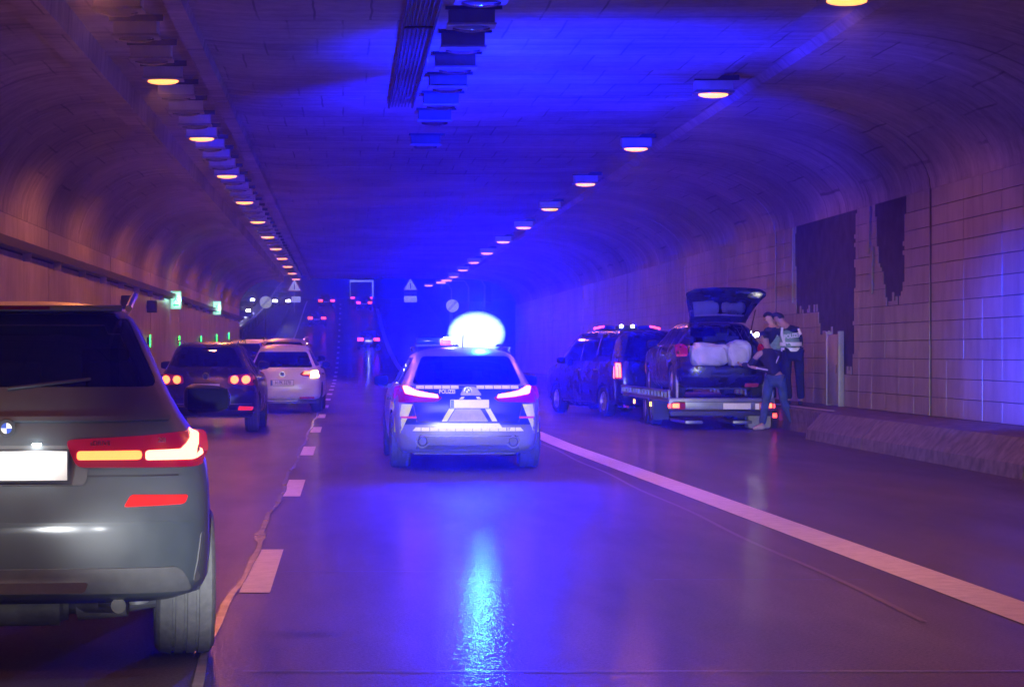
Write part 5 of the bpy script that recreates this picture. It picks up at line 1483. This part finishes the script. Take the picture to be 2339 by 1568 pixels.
# policeman seen from behind on the ledge, in a reflective vest
J = dict(pel=(0, 0, .92), chest=(-.05, .08, 1.20), sho=(-.09, .12, 1.36), neck=(-.14, .15, 1.44), head=(-.20, .20, 1.52),
         lhip=(-.10, .0, .90), rhip=(.10, .0, .90), lknee=(-.10, .02, .49), rknee=(.13, .03, .49), lank=(-.07, -.03, .09), rank=(.15, .02, .09), ltoe=(-.10, .12, .045), rtoe=(.16, .16, .045),
         lsh=(-.26, .14, 1.33), rsh=(.09, .08, 1.33), lel=(-.38, .26, 1.10), rel=(.16, .12, 1.05), lwr=(-.44, .44, 1.12), rwr=(.03, .24, 1.02))
cop, cn = person('policeman with his back turned on the ledge, reflective vest reading POLIZEI', (8.20, 42.3, .43), J, M['cloth_navy'], M['cloth_navy'], M['boot'], cap=M['cloth_navy'], head_dir=(-.75, .6, -.3))
def vest(root, J, name='vest'):
    q = {}; q['hem'] = (*lerp(J['pel'], J['chest'], .15), (.185, .155)); q['wai'] = (*lerp(J['pel'], J['chest'], .5), (.185, .15)); q['chest'] = (*J['chest'], (.20, .155)); q['sho'] = (*lerp(J['chest'], J['sho'], .9), (.17, .12))
    v = skin_mesh(q, [('hem', 'wai'), ('wai', 'chest'), ('chest', 'sho')], 'hem', name, M['vest_green'], root)
    return v
cop.scale = (1.05, 1.05, 1.05)
v = vest(cop, J)
def band(root, J, t, h, mat, parent):
    p = Vector(lerp(J['pel'], J['chest'], t)); bm = bmesh.new()
    rg = []
    for dz in (-h / 2, h / 2):
        rg.append([bm.verts.new(p + Vector((.192 * math.cos(a), .158 * math.sin(a), dz))) for a in [2 * math.pi * k / 28 for k in range(28)]])
    for k in range(28): bm.faces.new((rg[0][k], rg[0][(k + 1) % 28], rg[1][(k + 1) % 28], rg[1][k]))
    return bm_obj('reflective_band', bm, mat, parent)
band(cop, J, .20, .065, M['refl_white'], cop); band(cop, J, .55, .065, M['refl_white'], cop)
bm = bmesh.new(); add_tube(bm, [(-.20, -.075, 1.36), (-.205, -.085, 1.25), (-.165, -.09, 1.10)], .026, 6)
bm_obj('shoulder_strap', bm, M['refl_white'], cop)
bm = bmesh.new(); add_tube(bm, [(.095, -.04, 1.34), (.125, -.075, 1.24)], .024, 6); bm_obj('shoulder_strap', bm, M['refl_white'], cop)
text_obj('POLIZEI', .105, M['refl_white'], cop, (-.035, -.108, 1.215), (R(88), R(-8), 0), xs=.75, bold=.003)
# colleague further in, shining a torch
J2 = dict(J); J2.update(head=(-.12, .10, 1.60), neck=(-.07, .08, 1.50), sho=(-.03, .06, 1.42), chest=(0, .04, 1.22), lsh=(-.17, .04, 1.39), rsh=(.14, .10, 1.38), lel=(-.26, -.05, 1.16), lwr=(-.22, -.22, 1.22), rel=(.20, .16, 1.12), rwr=(.05, .02, 1.08))
cop2, _ = person('policeman facing the boot with a bright torch, half hidden behind the man in jeans', (7.98 + .12, 43.35, .43), J2, M['cloth_navy'], M['cloth_navy'], M['boot'], cap=M['cloth_navy'], head_dir=(-.9, -.35, -.3))
v = vest(cop2, J2)
bm = bmesh.new(); add_tube(bm, [(-.05, -.13, 1.40), (-.12, -.14, 1.30), (-.14, -.14, 1.18)], .026, 6); bm_obj('shoulder_strap', bm, M['refl_white'], cop2)
text_obj('POLIZEI', .05, M['refl_white'], cop2, (-.04, -.15, 1.30), (R(85), 0, R(-15)), xs=.75, bold=.001)
tx, tz = at(1738, 763, 42.6)
t = empty('torch', (tx, 43.0, tz)); tag(t, 'hand torch with a dazzling white head held by the policeman at the boot', 'torch')
tube('barrel', [(.02, .02, -.02), (.16, .10, -.03)], .017, M['plastic'], t, 10)
bm = bmesh.new(); bmesh.ops.create_uvsphere(bm, u_segments=14, v_segments=8, radius=.036); bm_obj('torch_head', bm, M['headlight'], t)
lamp('torch_light', 'SPOT', (tx - .05, 42.96, tz), 40, (.9, 1, .95), size=.02, aim=(tx - .6, 42.3, tz - .5), cone=80, blend=.8)

# blue flash of an emergency vehicle standing outside the frame on the right, falling on the wall tiles
lamp('side_beacon_light', 'SPOT', (4.2, 22.5, 1.9), 26000, (0.0, 0.035, 1.0), size=.08, aim=(9.0, 30.6, 1.55), cone=21, blend=1.0)
# ================================================================== haze
hz = bmesh.new(); add_box(hz, -60, 60, -30, 320, -1.1, 13.5)
me = bpy.data.meshes.new('glare_haze'); hz_o = bm_obj('glare_haze', hz, None, None, smooth=False, kind='stuff')
hm = bpy.data.materials.new('glare_air'); hm.use_nodes = True; n_ = hm.node_tree; n_.nodes.remove(n_.nodes['Principled BSDF'])
pv = n_.nodes.new('ShaderNodeVolumePrincipled'); pv.inputs['Color'].default_value = (.36, .42, 1, 1); pv.inputs['Density'].default_value = HAZE; pv.inputs['Anisotropy'].default_value = 0.90  # added air, tinted blue to stand in for the beacon's veiling glare
n_.links.new(pv.outputs[0], n_.nodes['Material Output'].inputs['Volume'])
hz_o.data.materials.append(hm)
